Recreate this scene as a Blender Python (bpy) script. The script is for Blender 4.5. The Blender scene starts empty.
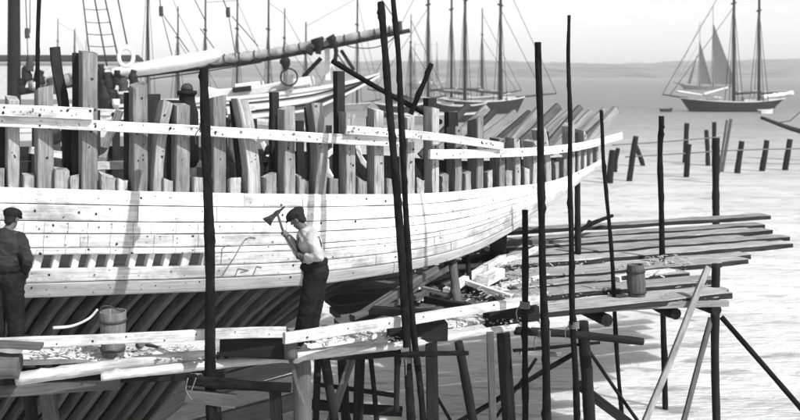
import bpy, bmesh, math, random
from mathutils import Vector, Matrix, noise as mnoise
random.seed(11)
S = bpy.context.scene
COL = S.collection
V = Vector
CAMZ, HY, F = 5.8, 72.0, 1000.0
def P(px, py, Y):
    return V(((px-400)/F*Y, Y, CAMZ-(py-HY)/F*Y))
def PZ(px, py, z):                      # point of the level z seen at px, py
    return P(px, py, (CAMZ-z)*F/(py-HY))

# ------------------------------------------------------------ materials
MATS = {}
def _nt(name):
    m = bpy.data.materials.new(name); m.use_nodes = True
    nt = m.node_tree
    return m, nt, nt.nodes['Principled BSDF']
def g3(c): return (c, c, c, 1)
def wood(name, c, con=.35, rough=.8, stain=.35, bump=.35, along=1.2, across=28, spec=None, var=.14, blot_=0.0, checks=0.0):
    if name in MATS: return MATS[name]
    m, nt, b = _nt(name); N, L = nt.nodes, nt.links
    uv = N.new('ShaderNodeUVMap')
    oi = N.new('ShaderNodeObjectInfo')
    add = N.new('ShaderNodeVectorMath'); add.operation = 'ADD'
    mul = N.new('ShaderNodeMath'); mul.operation = 'MULTIPLY'; mul.inputs[1].default_value = 37.0
    L.new(oi.outputs['Random'], mul.inputs[0])
    L.new(uv.outputs[0], add.inputs[0]); L.new(mul.outputs[0], add.inputs[1])
    mp = N.new('ShaderNodeMapping'); mp.inputs['Scale'].default_value = (along, across, 1)
    L.new(add.outputs[0], mp.inputs[0])
    n1 = N.new('ShaderNodeTexNoise'); n1.inputs['Scale'].default_value = 1.6; n1.inputs['Detail'].default_value = 7; n1.inputs['Roughness'].default_value = .65
    L.new(mp.outputs[0], n1.inputs['Vector'])
    mp2 = N.new('ShaderNodeMapping'); mp2.inputs['Scale'].default_value = (1.1, 3.5, 1)
    L.new(add.outputs[0], mp2.inputs[0])
    n2 = N.new('ShaderNodeTexNoise'); n2.inputs['Scale'].default_value = 2.0; n2.inputs['Detail'].default_value = 9; n2.inputs['Roughness'].default_value = .68
    L.new(mp2.outputs[0], n2.inputs['Vector'])
    r1 = N.new('ShaderNodeMapRange'); r1.inputs['From Min'].default_value = .3; r1.inputs['From Max'].default_value = .7
    r1.inputs['To Min'].default_value = 1-con; r1.inputs['To Max'].default_value = 1+con*.6
    L.new(n1.outputs[0], r1.inputs[0])
    r2 = N.new('ShaderNodeMapRange'); r2.inputs['From Min'].default_value = .35; r2.inputs['From Max'].default_value = .62
    r2.inputs['To Min'].default_value = 1-stain; r2.inputs['To Max'].default_value = 1.0
    L.new(n2.outputs[0], r2.inputs[0])
    r3 = N.new('ShaderNodeMapRange'); r3.inputs['To Min'].default_value = 1-var; r3.inputs['To Max'].default_value = 1+var*.8
    L.new(oi.outputs['Random'], r3.inputs[0])
    a = N.new('ShaderNodeMath'); a.operation = 'MULTIPLY'; L.new(r1.outputs[0], a.inputs[0]); L.new(r2.outputs[0], a.inputs[1])
    a2 = N.new('ShaderNodeMath'); a2.operation = 'MULTIPLY'; L.new(a.outputs[0], a2.inputs[0]); L.new(r3.outputs[0], a2.inputs[1])
    a3 = N.new('ShaderNodeMath'); a3.operation = 'MULTIPLY'; L.new(a2.outputs[0], a3.inputs[0]); a3.inputs[1].default_value = c
    a3.use_clamp = True
    if blot_:
        tc = N.new('ShaderNodeTexCoord'); n4 = N.new('ShaderNodeTexNoise'); n4.inputs['Scale'].default_value = 1.7; n4.inputs['Detail'].default_value = 10; n4.inputs['Roughness'].default_value = .72
        mp4 = N.new('ShaderNodeMapping'); mp4.inputs['Scale'].default_value = (1, 1, .8); L.new(tc.outputs['Object'], mp4.inputs[0]); L.new(mp4.outputs[0], n4.inputs['Vector'])
        r4 = N.new('ShaderNodeMapRange'); r4.inputs['From Min'].default_value = .40; r4.inputs['From Max'].default_value = .54; r4.inputs['To Min'].default_value = 1-blot_; L.new(n4.outputs[0], r4.inputs[0])
        a5 = N.new('ShaderNodeMath'); a5.operation = 'MULTIPLY'; L.new(a2.outputs[0], a5.inputs[0]); L.new(r4.outputs[0], a5.inputs[1]); L.new(a5.outputs[0], a3.inputs[0])
    if checks:
        mp5 = N.new('ShaderNodeMapping'); mp5.inputs['Scale'].default_value = (.9, 16, 1); L.new(add.outputs[0], mp5.inputs[0])
        n5 = N.new('ShaderNodeTexNoise'); n5.inputs['Scale'].default_value = 2.2; n5.inputs['Detail'].default_value = 3; L.new(mp5.outputs[0], n5.inputs['Vector'])
        r5 = N.new('ShaderNodeMapRange'); r5.inputs['From Min'].default_value = .30; r5.inputs['From Max'].default_value = .36; r5.inputs['To Min'].default_value = 1-checks; L.new(n5.outputs[0], r5.inputs[0])
        a6 = N.new('ShaderNodeMath'); a6.operation = 'MULTIPLY'; L.new(a2.outputs[0], a6.inputs[0]); L.new(r5.outputs[0], a6.inputs[1]); L.new(a6.outputs[0], a3.inputs[0])
    L.new(a3.outputs[0], b.inputs['Base Color'])
    b.inputs['Roughness'].default_value = rough
    b.inputs['Specular IOR Level'].default_value = spec if spec is not None else (.06 if c<.05 else .2)
    bp = N.new('ShaderNodeBump'); bp.inputs['Strength'].default_value = bump; bp.inputs['Distance'].default_value = .02
    L.new(n1.outputs[0], bp.inputs['Height']); L.new(bp.outputs[0], b.inputs['Normal'])
    MATS[name] = m; return m
def plain(name, c, rough=.8, con=.25, scale=9, bump=.2, spec=.25):
    if name in MATS: return MATS[name]
    m, nt, b = _nt(name); N, L = nt.nodes, nt.links
    tc = N.new('ShaderNodeTexCoord')
    n1 = N.new('ShaderNodeTexNoise'); n1.inputs['Scale'].default_value = scale; n1.inputs['Detail'].default_value = 5
    L.new(tc.outputs['Object'], n1.inputs['Vector'])
    r1 = N.new('ShaderNodeMapRange'); r1.inputs['From Min'].default_value = .3; r1.inputs['From Max'].default_value = .7
    r1.inputs['To Min'].default_value = c*(1-con); r1.inputs['To Max'].default_value = min(1, c*(1+con*.5))
    L.new(n1.outputs[0], r1.inputs[0]); L.new(r1.outputs[0], b.inputs['Base Color'])
    b.inputs['Roughness'].default_value = rough; b.inputs['Specular IOR Level'].default_value = spec if c>.06 else .05
    bp = N.new('ShaderNodeBump'); bp.inputs['Strength'].default_value = bump; bp.inputs['Distance'].default_value = .02
    L.new(n1.outputs[0], bp.inputs['Height']); L.new(bp.outputs[0], b.inputs['Normal'])
    MATS[name] = m; return m

W_STRAKE = wood('primed_plank', .82, .26, .7, .34, .25, along=.8, across=22, var=.07, blot_=.34)
W_WORN = wood('worn_primed_plank', .68, .36, .75, .42, .3, along=.8, across=22, var=.12, blot_=.42)
W_WALE = wood('bare_wale_wood', .42, .3, .75, .3, .3)
W_FRAME = wood('sawn_frame_oak', .34, .5, .85, .45, .7, var=.38, checks=.65)
W_FRAMELOW = wood('dark_grey_frame_oak', .10, .45, .85, .5, .6, var=.5, checks=.5)
W_FRAMEDARK = wood('dark_and_shade_frame_oak', .03, .4, .85, .4, .4)
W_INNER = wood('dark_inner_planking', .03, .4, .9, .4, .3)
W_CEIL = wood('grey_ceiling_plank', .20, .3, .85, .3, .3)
W_BATTEN = wood('white_pine_batten', .74, .34, .7, .5, .4, checks=.35)
W_DECK = wood('silvered_deck_plank', .32, .42, .85, .45, .5, along=1.8, across=40, var=.3, checks=.6)
W_TUB = wood('old_tub_stave', .16, .45, .8, .4, .4)
W_EDGE = wood('shade_dark_plank_edge', .035, .6, .9, .4, .5)  # dark edge colour stands in for shade on the plank sides
W_PALE = wood('pale_new_board', .74, .34, .75, .5, .4, blot_=.3)
W_LOG = wood('pale_peeled_log', .50, .4, .8, .45, .6, along=2.5, across=14)
W_GREY = wood('grey_old_timber', .10, .4, .85, .4, .5)
W_DARK = wood('black_old_timber', .02, .5, .85, .4, .5)
W_BARK = wood('dark_bark_pole', .012, .8, .9, .5, 1.0, along=5, across=10)
W_STERN = wood('stern_timber', .26, .4, .85, .3, .4)
M_NAIL = plain('iron_nail_stain', .03, .8)
M_SMUDGE_SHADOW = plain('oil_smudge_and_shadow_line', .16, .9, .5, 30)
M_IRON = plain('worn_iron', .05, .5, .4, 20)
M_IRONB = plain('bright_worn_iron', .10, .45, .4, 20)
M_ROPE = plain('hemp_rope', .15, .9, .4, 60)
M_RIG = plain('tarred_rigging', .05, .9)
M_SKIN = plain('shade_dark_skin', .085, .6, .12, 14, .05)  # skin colour lowered to carry the shade on the face
M_HAIR = plain('dark_hair', .02, .7, .5, 80)
M_SHIRT = plain('white_shirt_cotton', .33, .9, .3, 9, 1.0)
M_TROUS = plain('dark_wool_trousers', .013, .92, .5, 9, 1.0)
M_JACKET = plain('dark_work_jacket', .028, .9, .4, 9, 1.0)
M_CAP = plain('tweed_cap', .022, .9, .5, 40, .4)
M_CAPD = plain('black_cap', .015, .9, .5, 40, .4)
M_BOOT = plain('boot_leather', .02, .6, .4, 20)
M_BRACE = plain('brace_webbing', .04, .8)
M_WHITE = plain('white_boat_paint', .52, .5, .15, 1.5, .05)
M_GREYP = plain('grey_boat_paint', .20, .5, .2, 1.5, .05)
M_BLACKP = plain('black_boat_paint', .018, .5, .2, 1.5, .05)
M_MAST = plain('varnished_mast', .02, .6, .3, 2, .05)
M_SAILW = plain('white_canvas', .62, .9, .12, 2.5, .4)
M_SAILG = plain('grey_worn_canvas', .12, .9, .25, 1.0, .2)
M_SAILF = plain('mottled_furled_canvas', .27, .9, .55, 2.2, .6)
M_CHIP = plain('fresh_wood_chip', .36, .8, .5, 9)#, .8, .2, 5)

# ------------------------------------------------------------ mesh builder
class MB:
    def __init__(s): s.v=[]; s.f=[]; s.uv=[]; s.m=[]; s.sm=[]
    def face(s, pts, uvs, mi=0, sm=False):
        i=len(s.v); s.v += [V(p) for p in pts]; s.f.append(list(range(i,i+len(pts)))); s.uv.append(uvs); s.m.append(mi); s.sm.append(sm)
    def loft(s, rings, cap=True, mi=0, smooth=True, closed=True, uoff=0):
        n=len(rings[0]); base=len(s.v)
        for r in rings: s.v += [V(p) for p in r]
        per=[0.0]
        for k in range(n): per.append(per[-1]+(V(rings[0][(k+1)%n])-V(rings[0][k])).length)
        u=uoff; 
        for i in range(len(rings)-1):
            c0=sum((V(p) for p in rings[i]),V())/n; c1=sum((V(p) for p in rings[i+1]),V())/n
            du=(c1-c0).length
            for k in range(n if closed else n-1):
                k2=(k+1)%n
                s.f.append([base+i*n+k, base+i*n+k2, base+(i+1)*n+k2, base+(i+1)*n+k])
                s.uv.append([(u,per[k]),(u,per[k+1]),(u+du,per[k+1]),(u+du,per[k])]); s.m.append(mi); s.sm.append(smooth)
            u+=du
        if cap:
            for i,rev in ((0,True),(len(rings)-1,False)):
                idx=[base+i*n+k for k in range(n)]
                if rev: idx.reverse()
                pts=[s.v[j] for j in idx]; 
                s.f.append(idx); s.uv.append([((p-pts[0]).x*3+9,(p-pts[0]).z) for p in pts]); s.m.append(mi); s.sm.append(False)
    def build(s, name, mats, parent=None, loc=None):
        if not isinstance(mats,(list,tuple)): mats=[mats]
        me=bpy.data.meshes.new(name)
        loc = V(loc) if loc is not None else (s.v[0].copy() if parent is None else V((0,0,0)))
        off = loc if parent is None else V(parent_loc(parent))
        me.from_pydata([tuple(p-off) for p in s.v],[],s.f)
        ul=me.uv_layers.new(name='UVMap'); k=0
        for fi,p in enumerate(me.polygons):
            p.material_index=s.m[fi]; p.use_smooth=s.sm[fi]
            for j,li in enumerate(p.loop_indices): ul.data[li].uv=s.uv[fi][j]
        for m in mats: me.materials.append(m)
        me.validate(); me.update()
        o=bpy.data.objects.new(name,me); COL.objects.link(o)
        if parent is not None: o.parent=parent
        else: o.location=loc
        return o
def parent_loc(o):
    l=V((0,0,0))
    while o is not None: l=l+o.location; o=o.parent
    return l
def tag(o,label=None,cat=None,group=None,kind=None):
    if label: o['label']=label
    if cat: o['category']=cat
    if group: o['group']=group
    if kind: o['kind']=kind
    return o
def thing(name,label,cat,loc,group=None,kind=None):
    o=bpy.data.objects.new(name,None); COL.objects.link(o); o.location=V(loc); o.empty_display_size=.1
    return tag(o,label,cat,group,kind)

def basis(d,up=V((0,0,1))):
    d=d.normalized()
    if abs(d.dot(up))>.98: up=V((0,1,0))
    s=d.cross(up).normalized(); u=s.cross(d).normalized()
    return s,u
def smoothpath(pts,n):
    """catmull-rom through pts"""
    pts=[V(p) for p in pts]
    if len(pts)==2: return [pts[0].lerp(pts[1],i/n) for i in range(n+1)]
    out=[]; m=len(pts)-1
    for k in range(n+1):
        t=k/n*m; i=min(int(t),m-1); f=t-i
        p1,p2=pts[i],pts[i+1]; p0=pts[i-1] if i>0 else p1*2-p2; p3=pts[i+2] if i+2<=m else p2*2-p1
        out.append(.5*((2*p1)+(p2-p0)*f+(2*p0-5*p1+4*p2-p3)*f*f+(3*p1-p0-3*p2+p3)*f**3))
    return out
def tube(mb,pts,r,r1=None,n=10,seg=None,wob=0.0,rn=0.0,mi=0,knots=0):
    r1=r if r1 is None else r1
    L=sum((V(pts[i+1])-V(pts[i])).length for i in range(len(pts)-1))
    seg=seg or max(2,int(L/.25)); path=smoothpath(pts,seg)
    sd=random.random()*99; rings=[]
    kn=[(random.random(),random.uniform(0,6.28),random.uniform(.25,.6)) for _ in range(knots)]
    sdir=None
    for i,p in enumerate(path):
        d=(path[min(i+1,seg)]-path[max(i-1,0)])
        s,u=basis(d) if sdir is None else basis(d,sdir)
        sdir=u
        t=i/seg; rr=r+(r1-r)*t
        rr*=1+rn*mnoise.noise(V((sd,t*L*2.2,0)))*1.4+rn*.9*mnoise.noise(V((sd,t*L*9,5)))
        c=p+s*wob*mnoise.noise(V((sd,t*L*.7,3)))*2+u*wob*mnoise.noise(V((sd,t*L*.7,9)))*2
        kf=lambda a:1+sum(h*math.exp(-(((t-kk)*L)/.04)**2)*max(0,math.cos(a-ka))**2 for kk,ka,h in kn)
        rings.append([c+(s*math.cos(a)+u*math.sin(a))*rr*kf(a)*(1+rn*.6*mnoise.noise(V((math.cos(a)*1.3+sd,math.sin(a)*1.3,t*L*1.5)))) for a in [2*math.pi*k/n for k in range(n)]])
    mb.loft(rings); return mb
def boxsweep(mb,path,w,h,wdirs=None,up=V((0,0,1)),ch=.008,mi=0,w1=None,h1=None,jit=0.0):
    """chamfered rectangular bar; w across (side), h along up"""
    n=len(path); rings=[]
    for i,p in enumerate(path):
        d=(path[min(i+1,n-1)]-path[max(i-1,0)])
        if wdirs is None: s,u=basis(d,up)
        else:
            s=(wdirs-d*(wdirs.dot(d)/d.length_squared)).normalized(); u=s.cross(d.normalized())
        t=i/max(1,n-1); ww=(w+((w1 or w)-w)*t)/2; hh=(h+((h1 or h)-h)*t)/2
        c=min(ch,ww*.4,hh*.4)
        j=lambda: random.uniform(-jit,jit)
        rings.append([p+s*(a+j())+u*(b+j()) for a,b in ((-ww+c,-hh),(ww-c,-hh),(ww,-hh+c),(ww,hh-c),(ww-c,hh),(-ww+c,hh),(-ww,hh-c),(-ww,-hh+c))])
    mb.loft(rings,smooth=False,mi=mi); return mb
def line(p0,p1,n): return [V(p0).lerp(V(p1),i/n) for i in range(n+1)]
def board(name,label,cat,p0,p1,w,h,mat,group=None,edge=None,warp=.01,nails=0,up=V((0,0,1)),jit=.004,parent=None,w1=None,h1=None):
    p0,p1=V(p0),V(p1); L=(p1-p0).length; n=max(2,int(L/.35)); path=line(p0,p1,n); sd=random.random()*50
    path=[p+V((0,0,warp*mnoise.noise(V((sd,i*.4,0)))*2)) for i,p in enumerate(path)]
    mb=MB(); boxsweep(mb,path,w,h,up=up,jit=jit,w1=w1,h1=h1)
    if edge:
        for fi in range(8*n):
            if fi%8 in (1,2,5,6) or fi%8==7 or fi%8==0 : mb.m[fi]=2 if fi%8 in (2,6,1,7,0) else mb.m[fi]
    if nails:
        s,u=basis(p1-p0,up); d=(p1-p0).normalized()
        side=s if (s.dot(V((0,-1,0)))>0) else -s
        for k in range(nails):
            t=(k+.5)/nails; c=path[0].lerp(path[-1],t)+side*(w/2+.006)+u*random.uniform(-.3,.3)*h+d*random.uniform(-.03,.03)
            blot(mb,c,d,u,random.uniform(.006,.014),1)
    o=mb.build(name,[mat,M_NAIL]+([edge] if edge else []),parent)
    if label: tag(o,label,cat,group)
    return o
def blot(mb,c,a,b,r,mi):
    n=7; mb.face([c+(a*math.cos(6.283*k/n)+b*math.sin(6.283*k/n))*r*random.uniform(.7,1.3) for k in range(n)],[(0,0)]*n,mi)
def pole(name,label,cat,pts,r,r1,mat,group=None,wob=.012,rn=.08,knots=4,n=10,parent=None,seg=None):
    mb=MB(); L=sum((V(pts[i+1])-V(pts[i])).length for i in range(len(pts)-1))
    tube(mb,pts,r,r1,n=n,wob=wob,rn=rn,knots=knots,seg=seg or max(6,int(L/.07)))
    o=mb.build(name,mat,parent)
    if label: tag(o,label,cat,group)
    return o

# ------------------------------------------------------------ world, sun, camera
w=bpy.data.worlds.new('World'); S.world=w; w.use_nodes=True
nt=w.node_tree; bg=nt.nodes['Background']; sky=nt.nodes.new('ShaderNodeTexSky'); sky.sky_type='NISHITA'; sky.sun_disc=False
SUN_DIR=V((-.92,.76,-1.2)).normalized()       # the way the light travels
el=math.asin(-SUN_DIR.z); az=math.atan2(-SUN_DIR.x,-SUN_DIR.y)
sky.sun_elevation=el; sky.sun_rotation=az; sky.air_density=1.0; sky.dust_density=1.0; sky.ozone_density=1.0
bw=nt.nodes.new('ShaderNodeRGBToBW'); nt.links.new(sky.outputs[0],bw.inputs[0]); nt.links.new(bw.outputs[0],bg.inputs[0])
bg.inputs[1].default_value=.13
sl=bpy.data.lights.new('sun','SUN'); sl.energy=4.2; sl.angle=math.radians(.6)
so=bpy.data.objects.new('sun',sl); COL.objects.link(so); so.rotation_euler=SUN_DIR.to_track_quat('-Z','Y').to_euler(); so.location=(10,-20,30)
cd=bpy.data.cameras.new('camera'); cam=bpy.data.objects.new('camera',cd); COL.objects.link(cam)
cam.location=(0,0,CAMZ); cam.rotation_euler=(math.pi/2,0,0)
cd.lens=36*F/800; cd.sensor_width=36; cd.shift_y=-(210-HY)/800; cd.clip_end=12000; cd.clip_start=.1
cd.dof.use_dof=True; cd.dof.focus_distance=12.6; cd.dof.aperture_fstop=1.8
S.camera=cam
S.view_settings.view_transform='Standard'; S.view_settings.look='None'; S.view_settings.exposure=0.72; S.view_settings.gamma=1
S.cycles.max_bounces=8; S.cycles.use_denoising=True

# ------------------------------------------------------------ water and shore
def make_water():
    m,nt,b=_nt('harbour_water'); N,L=nt.nodes,nt.links
    g=N.new('ShaderNodeNewGeometry')
    sx=N.new('ShaderNodeSeparateXYZ'); L.new(g.outputs['Position'],sx.inputs[0])
    # pale by the yard, darker with distance offshore
    r=N.new('ShaderNodeValToRGB'); mr=N.new('ShaderNodeMapRange'); mr.inputs['From Min'].default_value=15; mr.inputs['From Max'].default_value=165
    lg=N.new('ShaderNodeMath'); 
    L.new(sx.outputs['Y'],mr.inputs[0])
    nB=N.new('ShaderNodeTexNoise'); mpB=N.new('ShaderNodeMapping'); mpB.inputs['Scale'].default_value=(.03,.08,1); L.new(g.outputs['Position'],mpB.inputs[0]); L.new(mpB.outputs[0],nB.inputs['Vector'])
    nB.inputs['Scale'].default_value=1; nB.inputs['Detail'].default_value=4
    ad=N.new('ShaderNodeMath'); ad.operation='MULTIPLY_ADD'; L.new(nB.outputs[0],ad.inputs[0]); ad.inputs[1].default_value=.22; L.new(mr.outputs[0],ad.inputs[2])
    sb=N.new('ShaderNodeMath'); sb.operation='SUBTRACT'; L.new(ad.outputs[0],sb.inputs[0]); sb.inputs[1].default_value=.11
    L.new(sb.outputs[0],r.inputs[0])
    els=r.color_ramp.elements; els[0].position=0; els[0].color=g3(.62); els[1].position=1; els[1].color=g3(.18)
    for pos,c in ((.08,.60),(.2,.53),(.34,.42),(.6,.27)):
        e=els.new(pos); e.color=g3(c)
    # ripples
    hs=[]
    for sc,sx_,sy_,det in ((1.0,.75,2.6,7),(1.0,.12,.5,4),(1.0,2.6,8,3)):
        mp=N.new('ShaderNodeMapping'); mp.inputs['Scale'].default_value=(sx_,sy_,1); mp.inputs['Rotation'].default_value=(0,0,.15)
        L.new(g.outputs['Position'],mp.inputs[0])
        n=N.new('ShaderNodeTexNoise'); n.inputs['Scale'].default_value=sc; n.inputs['Detail'].default_value=det; n.inputs['Roughness'].default_value=.6; n.inputs['Distortion'].default_value=.6
        L.new(mp.outputs[0],n.inputs['Vector']); hs.append(n)
    st=N.new('ShaderNodeMapRange'); st.inputs['From Min'].default_value=.33; st.inputs['From Max'].default_value=.47; st.inputs['To Min'].default_value=.50; st.inputs['To Max'].default_value=1.0
    L.new(hs[0].outputs[0],st.inputs[0])
    st2=N.new('ShaderNodeMapRange'); st2.inputs['From Min'].default_value=.3; st2.inputs['From Max'].default_value=.6; st2.inputs['To Min'].default_value=.8; st2.inputs['To Max'].default_value=1.08
    L.new(hs[1].outputs[0],st2.inputs[0])
    m1=N.new('ShaderNodeMath'); m1.operation='MULTIPLY'; L.new(st.outputs[0],m1.inputs[0]); L.new(st2.outputs[0],m1.inputs[1])
    m2=N.new('ShaderNodeVectorMath'); m2.operation='SCALE'; L.new(r.outputs[0],m2.inputs[0]); L.new(m1.outputs[0],m2.inputs['Scale'])
    L.new(m2.outputs[0],b.inputs['Base Color'])
    b.inputs['Roughness'].default_value=.5; b.inputs['Metallic'].default_value=.25; b.inputs['Subsurface Weight'].default_value=.7; b.inputs['Subsurface Radius'].default_value=(1,1,1); b.inputs['Subsurface Scale'].default_value=1.0; b.inputs['IOR'].default_value=1.4; b.inputs['Specular IOR Level'].default_value=.5
    hh=N.new('ShaderNodeMath'); hh.operation='ADD'; L.new(hs[0].outputs[0],hh.inputs[0]); L.new(hs[2].outputs[0],hh.inputs[1])
    bp=N.new('ShaderNodeBump'); bp.inputs['Strength'].default_value=.9; bp.inputs['Distance'].default_value=.14; L.new(hh.outputs[0],bp.inputs['Height']); L.new(bp.outputs[0],b.inputs['Normal'])
    mb=MB(); mb.face([(-3000,-200,0),(3000,-200,0),(3000,3500,0),(-3000,3500,0)],[(0,0)]*4)
    o=mb.build('water',m,loc=(0,0,0)); o['kind']='structure'
make_water()
def make_hills():
    m=plain('scrub_hillside',.11,.95,.95,.03,.3)
    mb=MB(); nx,ny=420,10; grid=[]
    for j in range(ny+1):
        row=[]
        for i in range(nx+1):
            x=-1100+2200*i/nx; y=1000+60*j
            t=j/ny; prof=math.sin(min(1,t*1.6)*math.pi/2)
            h=(11.0+3.0*mnoise.noise(V((x*.004,1.3,0)))+1.8*mnoise.noise(V((x*.02,4,y*.01)))+.9*mnoise.noise(V((x*.07,8,y*.03)))+1.2*abs(mnoise.noise(V((x*.19,3,y*.05)))))*prof*(1+ .9*t)
            if x>350: h*=1+min(.18,(x-350)*.001)
            row.append(V((x,y,max(h,-.5) if j else -.5)))
        grid.append(row)
    for j in range(ny):
        for i in range(nx):
            mb.face([grid[j][i],grid[j][i+1],grid[j+1][i+1],grid[j+1][i]],[(0,0)]*4,0,True)
    o=mb.build('hills',m,loc=(0,1000,0)); o['kind']='structure'
make_hills()
def make_haze():
    mb=MB(); a=(-1400,-60,-1); b=(1400,1700,60)
    x0,y0,z0=a; x1,y1,z1=b
    q=[(x0,y0,z0),(x1,y0,z0),(x1,y1,z0),(x0,y1,z0),(x0,y0,z1),(x1,y0,z1),(x1,y1,z1),(x0,y1,z1)]
    for f in ((0,3,2,1),(4,5,6,7),(0,1,5,4),(1,2,6,5),(2,3,7,6),(3,0,4,7)): mb.face([q[i] for i in f],[(0,0)]*4)
    m=bpy.data.materials.new('haze_air'); m.use_nodes=True; nt=m.node_tree; nt.nodes.clear()
    o_=nt.nodes.new('ShaderNodeOutputMaterial'); v=nt.nodes.new('ShaderNodeVolumePrincipled'); v.inputs['Density'].default_value=.0005; v.inputs['Color'].default_value=g3(.98); v.inputs['Anisotropy'].default_value=.0
    nt.links.new(v.outputs[0],o_.inputs['Volume'])
    o=mb.build('haze',m,loc=(0,0,0)); o['kind']='stuff'
USE_HAZE=True
if USE_HAZE: make_haze()

# ------------------------------------------------------------ the ship under construction
AX=math.radians(18); AU=V((math.cos(AX),math.sin(AX),0)); AN=V((-math.sin(AX),math.cos(AX),0)); TIP=V((4.05,19.35,0))
def interp(tab,x):
    if x<=tab[0][0]: 
        (a,b),(c,d)=tab[0],tab[1]; return b+(x-a)*(d-b)/(c-a)
    for i in range(len(tab)-1):
        if x<=tab[i+1][0]:
            x0,y0=tab[i]; x1,y1=tab[i+1]; t=(x-x0)/(x1-x0)
            m0=(y1-y0)/(x1-x0) if i==0 else (y1-tab[i-1][1])/(x1-tab[i-1][0])
            m1=(y1-y0)/(x1-x0) if i+2>=len(tab) else (tab[i+2][1]-y0)/(tab[i+2][0]-x0)
            h=x1-x0; t2=t*t; t3=t2*t
            return (2*t3-3*t2+1)*y0+(t3-2*t2+t)*h*m0+(-2*t3+3*t2)*y1+(t3-t2)*h*m1
    (a,b),(c,d)=tab[-2],tab[-1]; return d+(x-c)*(d-b)/(c-a)
HYt=[(-90,12.75),(0,12.75),(100,12.8),(200,12.95),(300,13.25),(400,13.9),(480,15.0),(540,16.4),(580,17.7),(607,19.0),(620,19.6)]
TYt=[(-90,185),(0,187),(100,190),(200,192.5),(300,194),(400,194),(450,192),(500,187),(545,183),(570,176),(590,167),(607,157.5),(620,150)]
WYt=[(-90,300),(0,298),(100,294.5),(200,291),(300,285),(350,279),(400,271),(440,262),(475,250),(500,237),(525,222),(545,208),(570,189),(590,173),(607,159.5),(620,151)]
def Hd(px): return interp(HYt,px)
def Spt(px,v,off=0.0):
    """near-side skin: v 0 rail .. 1 wale edge .. 2 keel; off = inward offset"""
    Y=Hd(px); T=P(px,interp(TYt,px),Y); W=P(px,interp(WYt,px),Y)
    # local outward in plan
    a=P(px-6,0,Hd(px-6)); b=P(px+6,0,Hd(px+6)); t=(b-a); t.z=0; t.normalize(); out=V((t.y,-t.x,0))
    fade=max(0,min(1,(607-px)/200))
    if v<=1:
        p=T.lerp(W,v)+out*(.10*fade*math.sin(math.pi*min(1,max(0,v))*.8)) ; nrm=out
    else:
        s=v-1; hb=max(.05,-(W-TIP).dot(AN))
        rise=max(0,min(1,(px-250)/250)); zk=-.4+ (W.z+.0)*rise**1.2
        dz=W.z-zk
        # flatter, hollower sections aft
        LN=V((-.74,.67,0)); hb=min(hb,3.7)
        c1=W+LN*(.30+.10*rise)*hb-V((0,0,dz*.24)); c2=W+LN*.60*hb-V((0,0,dz*.68)); K=W+LN*hb-V((0,0,dz))
        W0=W+out*.10*fade*math.sin(math.pi*.8)
        p=W0*(1-s)**3+c1*3*s*(1-s)**2+c2*3*s*s*(1-s)+K*s**3
        nrm=(out*(1-s)+V((0,0,-1))*s).normalized() if s<1 else V((0,0,-1))
    return p-nrm*off
ship=thing('unfinished_ship','large unfinished wooden ship with white side planking and bare ribs','ship',P(200,300,15)*1.0)
ship.location=V((-2,16,0))
SEAMS=[(0,.14),(.14,.295),(.295,.41),(.41,.54),(.54,.605),(.605,.73),(.73,.86),(.86,1.0)]
TH=.055
for si,(v0,v1) in enumerate(SEAMS):
    # butts split each strake in several planks
    start=207 if si==5 else -90
    butts=[start]+sorted(random.uniform(start+90,540) for _ in range(2 if si!=7 else 1))+[606]
    if si==5: butts=[207,430,606]
    butts=[b for i,b in enumerate(butts) if i==0 or b-butts[i-1]>40 or b==606]
    g=.011 if si in (1,2,3) else .008; dv=g/2
    for bi in range(len(butts)-1):
        x0,x1=butts[bi]+.25,butts[bi+1]-.25
        n=max(3,int((x1-x0)/9)); mb=MB(); rings=[]
        extra=.02 if si==7 else 0
        jo=random.uniform(0,.003)
        for i in range(n+1):
            px=x0+(x1-x0)*i/n
            e0=.0035*mnoise.noise(V((px*.03,si*3.1,0))); e1=.0035*mnoise.noise(V((px*.03,si*3.1+1.7,0))); vv=[v0+dv+e0,v0+dv+.012+e0,(v0+v1)/2,v1-dv-.012+e1,v1-dv+e1]
            o=[Spt(px,v,-extra-jo+ (.006 if k in(0,4) else 0)) for k,v in enumerate(vv)]
            inn=[Spt(px,v,TH) for v in reversed((v0+dv,v1-dv))]
            rings.append(o+inn)
        mb.loft(rings,smooth=False)
        # nails, thin dark lines and smudges
        for i in range(int((x1-x0)/15)):
            px=x0+6+i*15+random.uniform(-2,2)
            if px>x1-3: break
            for q in range(random.choice((0,1,1,2) if px<215 else (0,0,1,1))):
                v=v0+(v1-v0)*random.uniform(.15,.85); c=Spt(px+random.uniform(-2,2),v,-extra-.006); 
                a=(Spt(px+1,v)-Spt(px,v)).normalized(); d=(Spt(px,v+.01)-Spt(px,v)).normalized()
                blot(mb,c,a,d,random.choice((.006,.006,.008,.010,.016)),random.choice((1,1,2)))
        if 1<si<5:
            for i in range(int((x1-x0)/21)):
                px=x0+8+i*21.3+random.uniform(-2,2)
                if px>200: break
                va,vb=v0+(v1-v0)*.06,v0+(v1-v0)*.94
                mb.face([Spt(px,va,-extra-.005),Spt(px+.55,va,-extra-.005),Spt(px+.35-.5,vb,-extra-.005),Spt(px-.5,vb,-extra-.005)],[(0,0)]*4,2)
        mb.build('hull_plank',[W_WALE if si==7 else (W_WORN if (si in (5,6) or (si==4 and x0>200) or random.random()<.25) else W_STRAKE),M_NAIL,M_SMUDGE_SHADOW],ship)
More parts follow.
